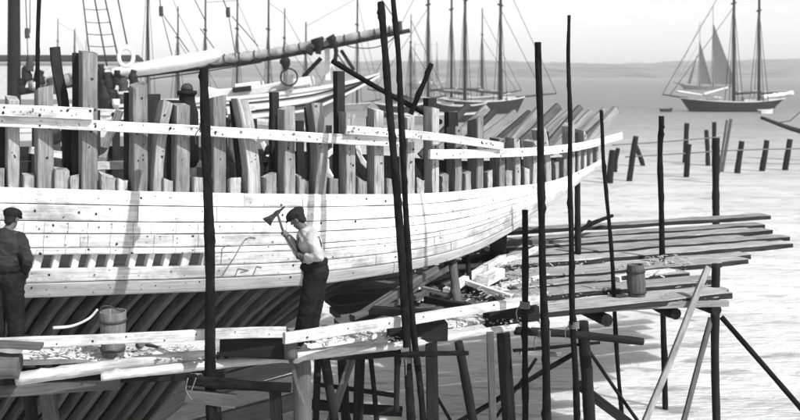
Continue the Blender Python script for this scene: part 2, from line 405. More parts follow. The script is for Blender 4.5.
# ceiling planks inside, behind the open seam
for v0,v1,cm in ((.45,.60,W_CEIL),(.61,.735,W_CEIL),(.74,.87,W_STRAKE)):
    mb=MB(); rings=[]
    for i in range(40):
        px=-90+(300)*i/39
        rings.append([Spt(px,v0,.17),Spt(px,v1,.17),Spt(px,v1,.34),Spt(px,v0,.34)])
    mb.loft(rings,smooth=False); mb.build('ceiling_plank_or_shade_backdrop',cm,ship)
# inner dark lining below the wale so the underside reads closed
FW=math.radians(30)
def frame(px,wpx,ytop,tall=True,mat=None,lean=0,bottom=2.0,depth=.24,bulge=0,top=0.0):
    Y=Hd(px); w=wpx/F*Y/math.cos(FW)*.95
    th=FW if px<470 else FW+math.radians(8)
    wd=V((math.cos(th),math.sin(th),0)); dd=V((-math.sin(th),math.cos(th),0))
    T=Spt(px,0,TH+.01)
    path=[]
    yT=interp(TYt,px); 
    if ytop<yT:
        nseg=4
        for i in range(nseg,0,-1):
            t=i/nseg
            p=P(px,yT+(ytop-yT)*t,Y); p=T+V((p.x-P(px,yT,Y).x,0,p.z-P(px,yT,Y).z))
            p.x+=lean*Y/F*t*t+bulge*Y/F*math.sin(math.pi*t)
            path.append(p)
    vs=[.0,.25,.5,.56,.64,.72,.80,.90,1.0,1.06,1.12,1.2,1.3,1.4,1.5,1.62,1.74,1.86,1.97]
    path+= [Spt(px-13*max(0,min(1,(v-.5)/.5)),v,TH+.01) for v in vs if top<=v<=bottom]
    # the outer-left corner rides on the planking
    rings=[]; n=len(path)
    for i,p in enumerate(path):
        d=(path[min(i+1,n-1)]-path[max(i-1,0)]).normalized()
        s=(wd-d*wd.dot(d)).normalized(); u=d.cross(s)     # inward?
        if u.dot(dd+V((0,0,.6)))<0: u=-u
        hw=w/2
        wf=1
        hw=w*wf/2; w_=w*wf
        c0=p-s*hw; j=lambda: random.uniform(-.004,.004)
        b=.012
        pts=[c0+s*b,c0+s*(w_-b),c0+s*w_+u*b,c0+s*w_+u*(depth-b),c0+s*(w_-b)+u*depth,c0+s*b+u*depth,c0+u*(depth-b),c0+u*b]
        if i==0 and top==0: tl=random.uniform(-.05,.03); tz=random.uniform(-.06,.06); pts=[q+V((0,0,(q-c0).dot(s)/w_*tl*2+(q-c0).dot(u)/depth*tz)) for q in pts]
        rings.append([q+V((j(),j(),0)) for q in pts])
    up=[r for r in rings]
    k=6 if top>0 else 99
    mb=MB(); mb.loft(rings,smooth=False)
    for fi in range(len(mb.f)):   # lower half keeps the same oak but darker and greyer
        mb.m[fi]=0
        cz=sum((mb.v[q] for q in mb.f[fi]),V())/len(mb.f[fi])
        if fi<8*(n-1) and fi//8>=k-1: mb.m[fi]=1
    if top==0 and tall:
        fn=V((math.sin(th),-math.cos(th),0))
        for q in range(random.randint(3,7)):
            t=random.uniform(.05,.95)*(len(path)-4); i=int(t); c=path[i].lerp(path[i+1],t-i)-wd*w*.5+wd*w*random.uniform(.2,.8)+wd*w*0+fn*.006
            c=path[i].lerp(path[i+1],t-i)+wd*w*random.uniform(-.3,.3)+fn*.007
            blot(mb,c,wd,V((0,0,1)),random.choice((.008,.011,.016)),2)
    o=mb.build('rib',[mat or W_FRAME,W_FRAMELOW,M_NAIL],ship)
    return o
TALL=[(-75,13,105,0,0),(-48,12,100,0,0),(-20,13,95,0,0),(12,10,100,0,0),(44,14,88,0,0),(89,14,52,0,0),(140,13,88,0,0),(158,9,100,10,0),(183,13,106,0,0),(220,12,97,0,0),(255,12,97,-12,0),(291,11,110,0,0),(322,11,102,-3,3),(353,10,112,0,0),(382,10,110,0,0),(414,8,118,0,0),(439,8,107,0,0),(462,8,126,0,0),(484,8,118,0,0),(506,7,139,0,0),(522,7,138,-1,0),(539,6,142,0,0),(553,7,130,-6,0),(577,5,127,0,0),(589,4,131,0,0)]
SHORT=[(-62,12,170),(-34,12,171),(-4,12,168),(28,10,176),(61,13,170),(74,8,176),(108,13,175),(122,9,178),(168,10,178),(199,10,177),(236,11,178),(272,11,178),(305,10,178),(336,9,178),(365,9,178),(394,8,178),(424,8,177),(449,7,177),(472,7,174),(494,6,172),(513,8,170),(531,7,168),(546,7,168),(561,5,164),(569,5,159),(583,4,152),(595,4,148),(601,3,144)]
for a in TALL: frame(a[0],a[1],a[2],True,None,a[3],bottom=.5,bulge=a[4])
xx=-100.0
while xx<490:
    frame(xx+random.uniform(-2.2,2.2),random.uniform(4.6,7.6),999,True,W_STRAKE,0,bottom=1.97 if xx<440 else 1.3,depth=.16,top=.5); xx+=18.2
for v0,v1 in ((.9,1.2),(1.21,1.5),(1.51,1.75),(1.76,1.97)):  # dark backdrop added behind the lower ribs, standing for shade in their gaps
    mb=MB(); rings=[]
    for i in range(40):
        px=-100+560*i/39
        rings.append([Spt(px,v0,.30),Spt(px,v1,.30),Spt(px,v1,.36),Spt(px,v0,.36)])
    mb.loft(rings,smooth=False); mb.build('ceiling_plank_or_shade_backdrop',W_INNER,ship)
for a in TALL:      # dark timber added behind each tall rib, standing in for its shaded left side
    if a[0] in (158,589,44): continue
    Y=Hd(a[0]); w=(10 if a[0]<400 else 8.5)
    base=P(a[0]-a[1]*.5-w*.35,interp(TYt,a[0])+8,Y+.34)
    top=P(a[0]-a[1]*.5-w*.35+a[3]*.8,a[2]+random.uniform(0,7),Y+.34)
    mb=MB(); boxsweep(mb,smoothpath([top,top.lerp(base,.5)+V((a[4]*.008,0,0)),base],6),w*1.25/F*Y,.16,wdirs=V((.96,.26,0)),jit=.005); mb.build('rib',W_FRAMEDARK,ship)  # added dark timber, stands in for the shaded left side of the rib
for a in SHORT: frame(a[0],a[1],a[2],False,bottom=.5,depth=.18)
# dark heavy timbers standing among the ribs
def timber(pts,w,h,mat,name='rib'):
    mb=MB(); boxsweep(mb,smoothpath(pts,6),w,h,wdirs=V((math.cos(.5),math.sin(.5),0)),jit=.006); return mb.build(name,mat,ship)
timber([P(55,47,13.2),P(58,75,13.2),P(66,120,13.2),P(68,190,13.3)],.12,.12,W_FRAMEDARK)
timber([P(339,71,13.9),P(339,190,13.9)],.12,.14,W_FRAMEDARK)
timber([P(152,94,14.2),P(153,190,14.2)],.20,.16,W_FRAMEDARK)
timber([P(274,92,14.0),P(274,190,14.0)],.11,.12,W_FRAMEDARK)
timber([P(172,100,14.6),P(168,190,14.6)],.22,.16,W_FRAMEDARK)
timber([P(430,98,15.0),P(430,190,15.0)],.16,.14,W_FRAMEDARK)
timber([P(451,112,15.6),P(451,190,15.6)],.18,.14,W_FRAMEDARK)
# battens and ribbands
def ribband(pts,h_px,th,label,off=-.045,mat=W_BATTEN):
    path=[]; n=30
    xs=[p[0] for p in pts]
    for i in range(n+1):
        px=xs[0]+(xs[-1]-xs[0])*i/n; Y=Hd(px)
        a=P(px-6,0,Hd(px-6)); b=P(px+6,0,Hd(px+6)); t=(b-a); t.z=0; t.normalize(); out=V((t.y,-t.x,0))
        p=P(px,interp([(q[0],q[1]) for q in pts],px),Y); path.append(p-out*off)
    hm=h_px/F*path[len(path)//2].y
    mb=MB(); boxsweep(mb,path,th,hm,jit=.002)
    for i in range(n*2):
        t=(i+.5)/(n*2)*n; k=min(int(t),n-1); c=path[k].lerp(path[k+1],t-k); d=(path[k+1]-path[k]).normalized(); s=V((d.y,-d.x,0)).normalized()
        for q in range(random.choice((0,0,0,1,1,2))):
            blot(mb,c+s*(th/2+.005)+V((0,0,random.uniform(-.32,.32)*hm))+d*random.uniform(-.08,.08),d,V((0,0,1)),random.choice((.007,.008,.010,.013,.018)),random.choice((1,1,2,2)))
    o=mb.build('ribband',[mat,M_NAIL,M_SMUDGE_SHADOW],ship); o['label']=label; return o
ribband([(-90,118),(0,121),(50,123),(100,125.5),(200,130.5),(300,136.5),(397,142)],10.5,.05,'long upper ribband nailed along the rib heads')
ribband([(343,129.5),(400,133.5),(450,139),(496,146)],8.5,.05,'tapering short ribband aft',off=-.11)
ribband([(427,154),(470,153.5),(520,152),(548,150),(575,146.5),(600,141),(619,135.5)],8.5,.05,'curved ribband running to the stern',off=-.05)
ribband([(-90,103),(0,109.5),(50,111.5),(95,113.5)],12,.05,'wide board at the forward rib heads',off=-.11)
# far side: ribs, planking, batten
def far(p): 
    q=V((p.x,p.y,0)); d=(q-TIP).dot(AN); q2=q-AN*2*d; return V((q2.x,q2.y,p.z))
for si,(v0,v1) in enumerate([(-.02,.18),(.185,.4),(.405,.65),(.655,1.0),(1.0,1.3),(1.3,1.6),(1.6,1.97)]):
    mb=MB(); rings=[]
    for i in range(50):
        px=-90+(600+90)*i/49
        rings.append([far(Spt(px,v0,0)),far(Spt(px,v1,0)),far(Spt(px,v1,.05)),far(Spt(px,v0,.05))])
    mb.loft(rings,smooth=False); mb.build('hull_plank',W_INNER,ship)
px=-110
while px<470:
    T=far(Spt(px,0,.08)); top=T+V((0,0,random.uniform(.55,.85))); pts=[top,T]+[far(Spt(px,v,.12)) for v in (.3,.6,1.0)]
    mb=MB(); boxsweep(mb,pts,.15,.18,wdirs=AU,jit=.006); mb.build('rib',random.choice((W_FRAMEDARK,W_FRAMEDARK,W_FRAMELOW)),ship)
    px+=31
mb=MB(); boxsweep(mb,[far(P(q,y,Hd(q))+V((0,0,-.12)))-AN*.05 for q,y in [(x,interp([(-90,118),(100,125),(300,136),(470,150)],x)) for x in range(-90,440,20)]],.05,.14); mb.build('ribband',W_BATTEN,ship)
# raking stern timbers of the far quarter
for i in range(17):
    t=i/16; bx=436+t*160; by=141-t*4; Y=20.6-abs(t-.3)*.8
    lx=36+random.uniform(-5,7)-t*12; ly=-33+random.uniform(-5,4)+t*9
    p0=P(bx-16,by+15,Y-.15); p1=P(bx+lx,by+ly,Y+.35)
    mb=MB(); boxsweep(mb,line(p0,p1,4),random.uniform(.10,.17),.12,wdirs=V((.7,.25,-.6)),jit=.006); mb.build('stern_timber',W_STERN if i%3 else W_FRAMELOW,ship)
# garboard planks low amidships
for k in range(5):
    v0=1.50+.09*k; mb=MB(); rings=[]
    for i in range(16):
        px=262+ (120)*i/15
        vo=.06*i/15
        rings.append([Spt(px,v0+vo,0),Spt(px,v0+vo+.083,0),Spt(px,v0+vo+.083,.05),Spt(px,v0+vo,.05)])
    mb.loft(rings,smooth=False); mb.build('hull_plank',W_CEIL,ship)
for k in range(7):      # planked deadwood under the run
    z=1.35-.30*k
    mb=MB(); boxsweep(mb,line(V((-3.75,15.75,z-.1)),V((-1.72,17.1,z+.16-.03*k)),8),.10,.285,jit=.004); mb.build('deadwood_plank',W_CEIL if k%3 else W_WALE,ship)
for x in (-3.3,-2.9,-2.3):
    mb=MB(); boxsweep(mb,line(V((x,15.85+(x+3.75)*.66,1.6)),V((x-.12,15.75+(x+3.75)*.66,-.8)),3),.12,.06,wdirs=V((.83,.55,0))); mb.build('cleat',W_WALE,ship)
for pts,r_,mt in (([(322,138),(316,152),(318,170),(334,188)],.06,W_FRAMEDARK),([(333,150),(326,158),(328,172),(340,188)],.05,W_STRAKE),([(270,146),(266,160),(272,176),(276,190)],.06,W_FRAMEDARK),([(262,142),(268,155),(274,170),(272,180)],.04,W_STRAKE),([(357,146),(362,160),(372,172),(378,182)],.045,W_STRAKE),([(350,140),(356,162),(370,180),(380,190)],.07,W_FRAMEDARK),([(160,120),(158,140),(163,160),(164,186)],.06,W_DECK),([(228,118),(222,140),(230,160),(232,186)],.07,W_FRAMEDARK),([(120,110),(112,130),(104,150),(100,180)],.06,W_DECK),([(53,140),(66,134),(74,130)],.09,W_FRAMEDARK),([(395,120),(402,140),(412,165),(420,180)],.07,W_DECK)):
    mb=MB(); boxsweep(mb,smoothpath([P(x,y,15.2) for x,y in pts],8),r_*2,r_*1.6,jit=.006); mb.build('knee',mt,ship)
for a,b2 in (((92,166,14.6),(124,165,14.8)),((226,111,19),(254,107,19.3)),((205,160,18),(240,168,18)),((30,150,17.5),(80,158,18))):
    mb=MB(); boxsweep(mb,line(P(*a),P(*b2),3),.14,.12,jit=.005); mb.build('loose_board',W_PALE,ship)
# keel and sternpost
mb=MB(); boxsweep(mb,[Spt(px,2.0) -V((0,0,.15)) for px in (-90,0,100,200,260)],.35,.4,jit=.01); mb.build('keel',W_DARK,ship)
mb=MB(); boxsweep(mb,line(P(499,230,16.2),P(497,258,17.6),3),.26,.3,jit=.01); mb.build('sternpost',W_DARK,ship)
# curved shadow lines painted as thin dark strips on the side planking
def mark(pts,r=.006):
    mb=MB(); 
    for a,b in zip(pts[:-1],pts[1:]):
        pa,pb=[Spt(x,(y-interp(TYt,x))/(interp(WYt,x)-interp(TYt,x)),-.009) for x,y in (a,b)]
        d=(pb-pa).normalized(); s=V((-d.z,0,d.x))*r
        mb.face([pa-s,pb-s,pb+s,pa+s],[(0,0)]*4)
    mb.build('shadow_mark',M_SMUDGE_SHADOW,ship)
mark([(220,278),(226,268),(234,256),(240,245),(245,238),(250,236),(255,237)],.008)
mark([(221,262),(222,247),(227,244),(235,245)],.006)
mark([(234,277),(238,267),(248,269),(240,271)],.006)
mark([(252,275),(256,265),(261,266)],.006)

# ------------------------------------------------------------ hull props under the stern
def shore(name,label,pts,r,mat,grp): return pole(name,label,'post',pts,r,r,mat,grp)

# ------------------------------------------------------------ scaffold poles
G='scaffold poles round the hull'
def spole(label,pts,r,r1,Y,mat=W_BARK,grp=G,knots=7,Y1=None,name='scaffold_pole'):
    Y1=Y1 or Y; n=len(pts)
    ps=[P(p[0],p[1],Y+(Y1-Y)*i/(n-1)) for i,p in enumerate(pts)]
    d=(ps[-1]-ps[-2]).normalized()
    if pts[-1][1]>=418: ps.append(ps[-1]+d*((ps[-1].z+.8)/max(.2,-d.z)))
    o=pole(name,label,'pole',list(reversed(ps)),r1,r,mat,grp,knots=knots,wob=.016,rn=.12); return o
spole('thick dark pole standing before the white planking, left of the man with the adze',[(204,69),(208,200),(213,420)],.054,.062,12.05,Y1=11.0)
spole('tall rough pole rising out of the picture, left one of the close pair',[(381,3),(388,90),(399,220),(412,420)],.046,.052,12.9,Y1=11.6,knots=14)
spole('slimmer tall pole, right one of the close pair',[(392,-30),(400,90),(408,260),(423,420)],.034,.046,12.95,Y1=11.65,knots=12)
spole('short square-topped pole ending below the stern planking',[(526,210),(525,420)],.040,.040,12.6)
spole('stout knotty pole with flat top crossing the stern ribs',[(539,42),(541,220),(546,420)],.042,.056,12.4,knots=12)
spole('tall pole with pointed tip crossing the stern ribs',[(569,15),(570,120),(571,260),(576,420)],.022,.048,12.6,knots=10)
spole('thin crooked pole standing just right of the stern tip',[(600,110),(605,180),(613,290),(622,420)],.026,.036,14.6)
spole('straight pole through the pier deck between the stern and the far pilings',[(661,116),(661,200),(665,420)],.046,.052,17.2)
spole('square dark post behind the pier deck, tallest thing above its right end',[(716,138),(716,225),(716,300)],.085,.085,23.0,mat=W_DARK,grp='pier posts',knots=0,name='pier_post')
spole('heavy dark post under the right end of the pier deck',[(716,264),(715,420)],.065,.065,15.2,mat=W_DARK,grp='pier posts',knots=0,name='pier_post')
spole('short dark stub standing on the pier deck behind the pointed pole',[(577,172),(578,254)],.055,.055,17.8,mat=W_DARK,grp='pier posts',knots=0,name='pier_post')
spole('thin dark pole at the far left behind the rib heads',[(39,-20),(38,95),(38,190)],.032,.036,15.5)
spole('dark leaning spar reaching up from the ribs, its top free',[(431,63),(421,86),(412,108),(405,130)],.035,.045,15.5,name='leaning_spar',grp='loose spars')
pole('leaning_spar','long dark spar slanting down across the ribs from the white boat','spar',[P(333,61,17),P(370,84,16.4),(P(414,107,15.6)),P(440,122,15.2)],.045,.04,W_BARK,'loose spars')

# posts under the staging
def upost(label,x0,y0,x1,y1,Y,wpx,mat=W_DARK,round_=True,name='staging_post',grp='posts under the staging'):
    p0=P(x0,y0,Y); p1=P(x1,y1,Y); d=(p1-p0).normalized(); p1=p1+d*((p1.z+.8)/max(.2,-d.z)) if y1>=418 else p1
    r=wpx/2/F*Y
    if round_: return pole(name,label,'post',[p1,p0],r*1.05,r,mat,grp,knots=2)
    return board(name,label,'post',p1,p0,r*2,r*1.7,mat,grp,up=V((0,1,0)))
upost('leaning dark post below the end of the short crosspiece',458,342,472,420,12.2,9)
upost('slim grey post under the pale log, right of the leaning post',490,332,493,420,12.6,7,W_GREY,False)
upost('widest black square post in the water below the long white board',503,333,509,420,12.9,13,W_DARK,False)
upost('stout dark post with a pale right edge just right of the pole pair',431,342,433,420,12.4,12,W_DARK,False)
upost('dark post left of the pole pair below the pale log',398,350,396,412,12.5,6,W_DARK)
upost('thick dark post below the front edge of the pier deck',583,322,589,420,13.6,12,W_DARK)
upost('dark post rising from the water left of the pole pair, behind the first',360,360,358,420,13.0,10,W_DARK,False)
upost('broad grey bark-covered post right below the end grain of the beam',301,350,303,425,11.9,19,W_GREY)
upost('slanting pale strut in front of the broad bark-covered post',290,357,303,405,11.6,4,W_GREY,False)
upost('dark slim post between the bark-covered post and the dark pier legs',324,352,334,420,12.3,9,W_DARK)
upost('grey slanting strut below the pale log',352,358,331,420,12.8,8,W_GREY,False)
upost('grey squared post under the left end of the walkway',46,384,52,424,11.9,13,W_GREY,False)
upost('black post under the left end of the walkway',30,380,34,424,12.1,13,W_DARK)
upost('dark post behind the grey strut near the open water',342,356,346,420,13.4,9,W_DARK)
upost('dark post seen through the legs beside the bark-covered post',318,356,316,420,13.4,7,W_DARK)
# braces
def brace(label,a,b,Ya,Yb,wpx,mat=W_DARK,sq=False,ext=True):
    p0=P(*a,Ya); p1=P(*b,Yb); 
    if ext and (b[1]>=408): p1=p1+(p1-p0).normalized()*1.6
    r=wpx/2/F*(Ya+Yb)/2
    if sq: return board('brace',label,'brace',p0,p1,r*2,r*1.6,mat,'diagonal braces of the pier',up=V((0,1,0)))
    return pole('brace',label,'brace',[p0,p1],r,r,mat,'diagonal braces of the pier',knots=1)
brace('pale squared strut leaning against the front of the pier deck',(708,267),(646,420),14.4,13.6,6,W_DECK,True)
brace('thin grey brace sloping down left from the heavy right post',(711,318),(684,420),15.2,14.8,5,W_GREY,True)
brace('dark brace running down to the right bottom corner',(721,317),(803,410),15.2,14.6,5.5,W_BARK)
brace('thin dark brace sloping down right from the log end',(586,347),(634,415),14.6,14.2,3.6,W_BARK)
brace('flat dark plank brace low beside the thick front post',(578,384),(630,424),14.0,13.9,9,W_DARK,True)
brace('long dark brace climbing from bottom centre to the front post',(455,424),(575,353),14.6,14.4,5,W_BARK)
brace('thin brace crossing low between the widest black post and its neighbour',(494,420),(536,358),14.0,14.2,3.2,W_BARK)
brace('thin low brace leaning right of the stout dark post',(436,396),(452,424),13.8,13.8,3.4,W_BARK)

# ------------------------------------------------------------ near staging
BG='boards of the near staging'
board('staging_board','long white guard board in front of the tub, left half of the staging','board',P(-30,344,11.25),P(286,332,11.35),.06,.115,W_PALE,BG,nails=9)
board('staging_board','long white board hiding the feet of the man with the adze','board',P(284,339,11.1),P(541,299.5,13.2),.07,.125,W_PALE,BG,nails=7,h1=.11)
board('staging_board','short grey board end lying over the log at the far left','board',P(-20,343,11.0),P(42,346,11.1),.22,.04,W_GREY,BG)
board('staging_board','chip-covered walkway board the tub stands on','board',PZ(20,358,2.47),PZ(216,347,2.47),.52,.05,W_PALE,BG,nails=0)
board('staging_board','dark walkway board under the left worker','board',PZ(-60,352,2.46),PZ(300,344,2.46),.40,.05,W_DECK,BG)
board('staging_board','chip-covered walkway board behind the long white board','board',PZ(300,343,2.49),PZ(530,311,2.49),.46,.05,W_PALE,BG)
board('staging_board','narrow walkway board nearest the hull, right of the man','board',PZ(290,333,2.47),PZ(420,320,2.47),.3,.05,W_DECK,BG)
LG='logs of the near staging'
pole('staging_log','upper pale log with a blunt left end, left staging','log',[P(16,379,11.15),P(110,366,11.35),P(206,355,11.6)],.072,.066,W_LOG,LG,knots=5,wob=.012,n=14)
pole('staging_log','long pale peeled log running the width of the staging','log',[P(101,378,11.2),P(205,366,11.5),P(340,352,11.9),P(440,338,12.5),P(538,325,13.2)],.055,.048,W_LOG,LG,knots=9,wob=.015,n=14)
pole('staging_log','short fat log end at the far left edge','log',[P(-60,364,11.0),P(20,365,11.1)],.15,.14,W_GREY,LG,knots=1,n=18)
pole('crosspiece','dark bark crosspiece lashed to the thick pole','log',[P(186,380,10.9),P(240,384,11.0),P(291,387,11.1)],.058,.054,W_BARK,LG,knots=6,n=12)
board('staging_board','split grey plank hanging under the lashed crosspiece','board',P(186,395,10.95),P(236,401,11.0),.08,.14,W_GREY,BG,jit=.008)
pole('crosspiece','short dark crosspiece tied to the pole pair','log',[P(398,356,11.5),P(430,354,11.6),P(467,353,11.9)],.03,.028,W_BARK,LG,knots=5)
pole('crosspiece','long dark log jutting right below the pier deck','log',[P(515,331,13.0),P(580,336,13.2),P(643,341,13.4)],.055,.05,W_DARK,LG,knots=3,n=12)
pole('crosspiece','dark crosspiece just below the jutting log','log',[P(513,350,13.6),P(600,343,13.7)],.022,.02,W_BARK,LG)
board('staging_board','short pale board end poking out between the two stern poles','board',P(520,352,13.9),P(561,354,14.0),.05,.06,W_DECK,BG)
board('staging_beam','dark squared beam with pale end grain under the two white boards','beam',P(222,344,11.55),P(296,348,11.5),.24,.22,W_DARK,'squared beams of the staging',jit=.006)
pole('end_block','pale upright block of end grain between the white boards','block',[P(290,336,11.3),P(291,358,11.3)],.072,.076,W_GREY,None,knots=0,n=14)
board('staging_beam','black beam block behind the pole pair','beam',P(388,331,12.4),P(446,330,12.5),.26,.22,W_DARK,'squared beams of the staging',jit=.006)
board('staging_beam','black beam block under the right end of the white board','beam',P(486,318,13.2),P(536,313,13.4),.24,.24,W_DARK,'squared beams of the staging',jit=.006)
board('staging_beam','dark beam lying along the pole pair under the pale log','beam',P(330,357,12.2),P(400,352,12.5),.10,.07,W_DARK,'squared beams of the staging',jit=.006)
board('staging_beam','long dark beam in the shade under the left walkway','beam',P(-20,378,11.9),P(225,370,12.1),.2,.16,W_DARK,'squared beams of the staging')
upost('dark round post in the shade behind the split grey plank',215,400,217,424,11.9,9)
upost('thick dark squared post left of the bark-covered post, in shade',275,388,277,424,12.0,11,W_DARK,False)
upost('crooked thin post between the grey strut and the post left of the pole pair',371,358,376,424,13.3,5)
board('staging_beam','dark plank running low behind the posts at bottom centre','beam',P(300,404,13.4),P(402,412,13.6),.07,.13,W_DARK,'squared beams of the staging')
board('staging_beam','thin dark batten nailed across the posts at bottom centre','beam',P(315,384,13.2),P(398,396,13.4),.04,.06,W_DARK,'squared beams of the staging')
board('staging_board','rough dark plank under the upper pale log, far left','board',P(-10,392,11.5),P(120,385,11.7),.06,.12,W_GREY,BG,jit=.008)
# rope lashing
mb=MB()
for k in range(5):
    c0=P(191+k*2.2,381,10.98)
    tube(mb,[c0+V((.012*math.cos(a)-.02*k*.1+ .01*math.sin(2*a),.075*math.cos(a),.075*math.sin(a))) for a in [i*6.283/14 for i in range(15)]],.007,n=6,seg=28)
tube(mb,[P(188,378,10.82),P(186,390,10.82),P(192,400,10.84)],.006,n=6,seg=8)
tube(mb,[P(196,378,10.82),P(191,392,10.82)],.006,n=6,seg=8)
tag(mb.build('rope_lashing',M_ROPE),'pale rope lashing round the crosspiece and the thick dark pole','rope')
def lash(label,c,r,ax,n=5):
    s_,u_=basis(ax); mb=MB()
    tube(mb,[c+ax*((k/12)/n-.5)*.09+(s_*math.cos(6.2832*k/12)+u_*math.sin(6.2832*k/12))*r*random.uniform(.97,1.05) for k in range(12*n+1)],.008,n=5,seg=24*n)
    tube(mb,[c+s_*r,c+s_*(r+.05)+V((0,0,-.08)),c+s_*(r+.04)+V((0,0,-.19))],.006,n=5,seg=8)
    tag(mb.build('rope_lashing',M_ROPE),label,'rope','rope lashings on the scaffold')
lash('rope lashing at the foot of the close pole pair, on their crosspiece',P(406,356,11.62),.085,V((1,0,.1)).normalized())
lash('rope lashing on the knotty pole where the jutting log crosses',P(544,334,12.6),.075,V((0,0,1)))
lash('rope lashing on the pole below the stern near the white board end',P(525,305,12.6),.058,V((0,0,1)))
lash('rope lashing round the pointed pole just above the jutting log',P(574,325,12.62),.060,V((0,0,1)))
lash('rope lashing near the top of the thick dark pole, at ribband height',P(205,128,11.85),.062,V((0,0,1)),4)

# ------------------------------------------------------------ pier deck on the right
DA=math.radians(19.5); DU=V((math.cos(DA),math.sin(DA),0)); DN=V((-math.sin(DA),math.cos(DA),0))
def du_at(o,px):
    k=(px-400)/F; return (k*o*DN.y-o*DN.x)/(DU.x-k*DU.y)
ends=[726,723,692,711,684,716,742,747,788,772,786,745,768,752,760,766]
starts=[498,520,500,488,512,470,500,478,455,470,440,470,488,470,496,492,505,505]
dlabels=['front edge plank of the pier deck beside the keg','second pier plank from the front, its end split','short third pier plank behind the keg','fourth pier plank, a little longer than the third','shortest pier plank, ending left of the heavy post','pier plank ending just above the heavy right post','pier plank ending a hand beyond the heavy post','stepped pier plank next to the longest one','longest pier plank, jutting farthest over the water','pier plank behind the longest one','second longest pier plank with dark end','pier plank set back behind the second longest','pier plank with a square dark end near the back','narrow weathered pier plank near the back','pier plank last but one at the back of the deck','raised rearmost pier plank resting on the others']
o_=12.28; n=len(ends)
for i in range(n):
    wdt=random.uniform(.325,.35); z=[2.50,2.46,2.55,2.5,2.52,2.57,2.50,2.47,2.56,2.5,2.54,2.50,2.57,2.52,2.56,2.68][i]
    oo=12.30+i*.362
    a=du_at(oo,starts[i]); b=du_at(oo,ends[i])
    p0=DU*a+DN*oo+V((0,0,z)); p1=DU*b+DN*(oo+random.uniform(-.04,.06))+V((0,0,z+random.uniform(-.01,.03)))
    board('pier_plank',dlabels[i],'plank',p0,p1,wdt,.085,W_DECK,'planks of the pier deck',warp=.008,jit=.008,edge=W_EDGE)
for px_,lab in ((520,'pier joist under the left end of the deck'),(600,'pier joist under the middle of the deck'),(668,'pier joist left of the heavy right post'),(708,'pier joist at the right end of the deck')):
    u0=du_at(12.4,px_)
    pole('pier_joist',lab,'beam',[DU*u0+DN*12.2+V((0,0,2.33)),DU*(u0+.2)+DN*17.9+V((0,0,2.33))],.085,.085,W_DARK,'joists of the pier',knots=2)
board('pier_plank','pale loose plank lying on the deck behind the keg','plank',PZ(616,279,2.58),PZ(672,271,2.58),.16,.08,W_PALE,'planks of the pier deck')
board('pier_plank','low ledger plank below the front edge of the pier deck','plank',P(500,312,13.95),P(728,303,14.4),.07,.09,W_DECK,'planks of the pier deck')
board('pier_beam','dark side timber behind the stern ending at the poles','beam',P(503,246,18.3),P(578,246,18.9),.14,.22,W_GREY,None)
pole('pier_pole','thin crooked stick slanting up behind the pointed pole','pole',[P(578,232,19),P(592,224,19.4),P(612,216,20)],.05,.035,W_BARK,None)
# keg
def lathe(mb,c,prof,n=20,axis=V((0,0,1)),mi=0,groove=0,smooth=True):
    s,u=basis(axis); rings=[]
    for z,r in prof: rings.append([c+axis*z+(s*math.cos(2*math.pi*k/n)+u*math.sin(2*math.pi*k/n))*r*(1-groove*(k%2)) for k in range(n)])
    mb.loft(rings,smooth=smooth,mi=mi)
kb=PZ(637,297,2.54); kax=V((-.05,.02,1)).normalized()
keg=thing('keg','small dark wooden keg standing on the front of the pier deck','keg',kb)
mb=MB(); lathe(mb,kb,[(0,.115),(.02,.125),(.22,.138),(.42,.125),(.47,.118),(.47,.108),(.44,.105)],28,kax,groove=.03,smooth=False); mb.build('staves',W_GREY,keg)
for z in (.06,.36): 
    mb=MB(); lathe(mb,kb,[(z,.134),(z,.141),(z+.035,.142),(z+.035,.136)],28,kax); mb.build('hoop',M_IRON,keg)
pole('handle',None,None,[kb+V((-.22,0,.27)),kb+V((-.1,0,.28))],.03,.03,W_GREY,parent=keg,knots=0)
# tub on the staging
tb=PZ(113,356,2.50)
tub=thing('tub','tall pale wooden tub with dark rim standing on the left walkway','tub',tb)
mb=MB(); lathe(mb,tb,[(0,.125),(.01,.13),(.5,.152),(.52,.152),(.52,.138),(.1,.12)],32,groove=.02,smooth=False); mb.build('staves',W_TUB,tub)
for z,r in ((.07,.136),(.40,.150)):
    mb=MB(); lathe(mb,tb,[(z,r),(z,r+.006),(z+.03,r+.0075),(z+.03,r+.002)],32); mb.build('hoop',M_IRON,tub)
mb=MB(); tube(mb,[tb+V((-.15,0,.5)),tb+V((-.13,-.02,.57)),tb+V((-.05,-.02,.585)),tb+V((.02,-.02,.56)),tb+V((.148,0,.5))],.008,n=6,seg=20); mb.build('handle',M_IRON,tub)
pole('curved_stick','white curved stick leaning on the rim of the tub','stick',[P(53,327,11.3),P(72,325,11.35),P(88,318,11.42),P(97,309,11.5)],.017,.014,W_PALE,None,knots=0,n=8,seg=24)
# block with handle (mallet) on walkway
mb0=PZ(143,350,2.53)
mal=thing('mallet','small wooden mallet lying on the walkway right of the tub','mallet',mb0)
mb=MB(); tube(mb,[mb0+V((-.05,0,.05)),mb0+V((.0,-.05,.09))],.045,n=14,seg=3); mb.build('head',W_GREY,mal)
mb=MB(); tube(mb,[mb0+V((-.02,0,.07)),mb0+V((.17,.04,.02))],.016,n=8,seg=4); mb.build('handle',W_DARK,mal)

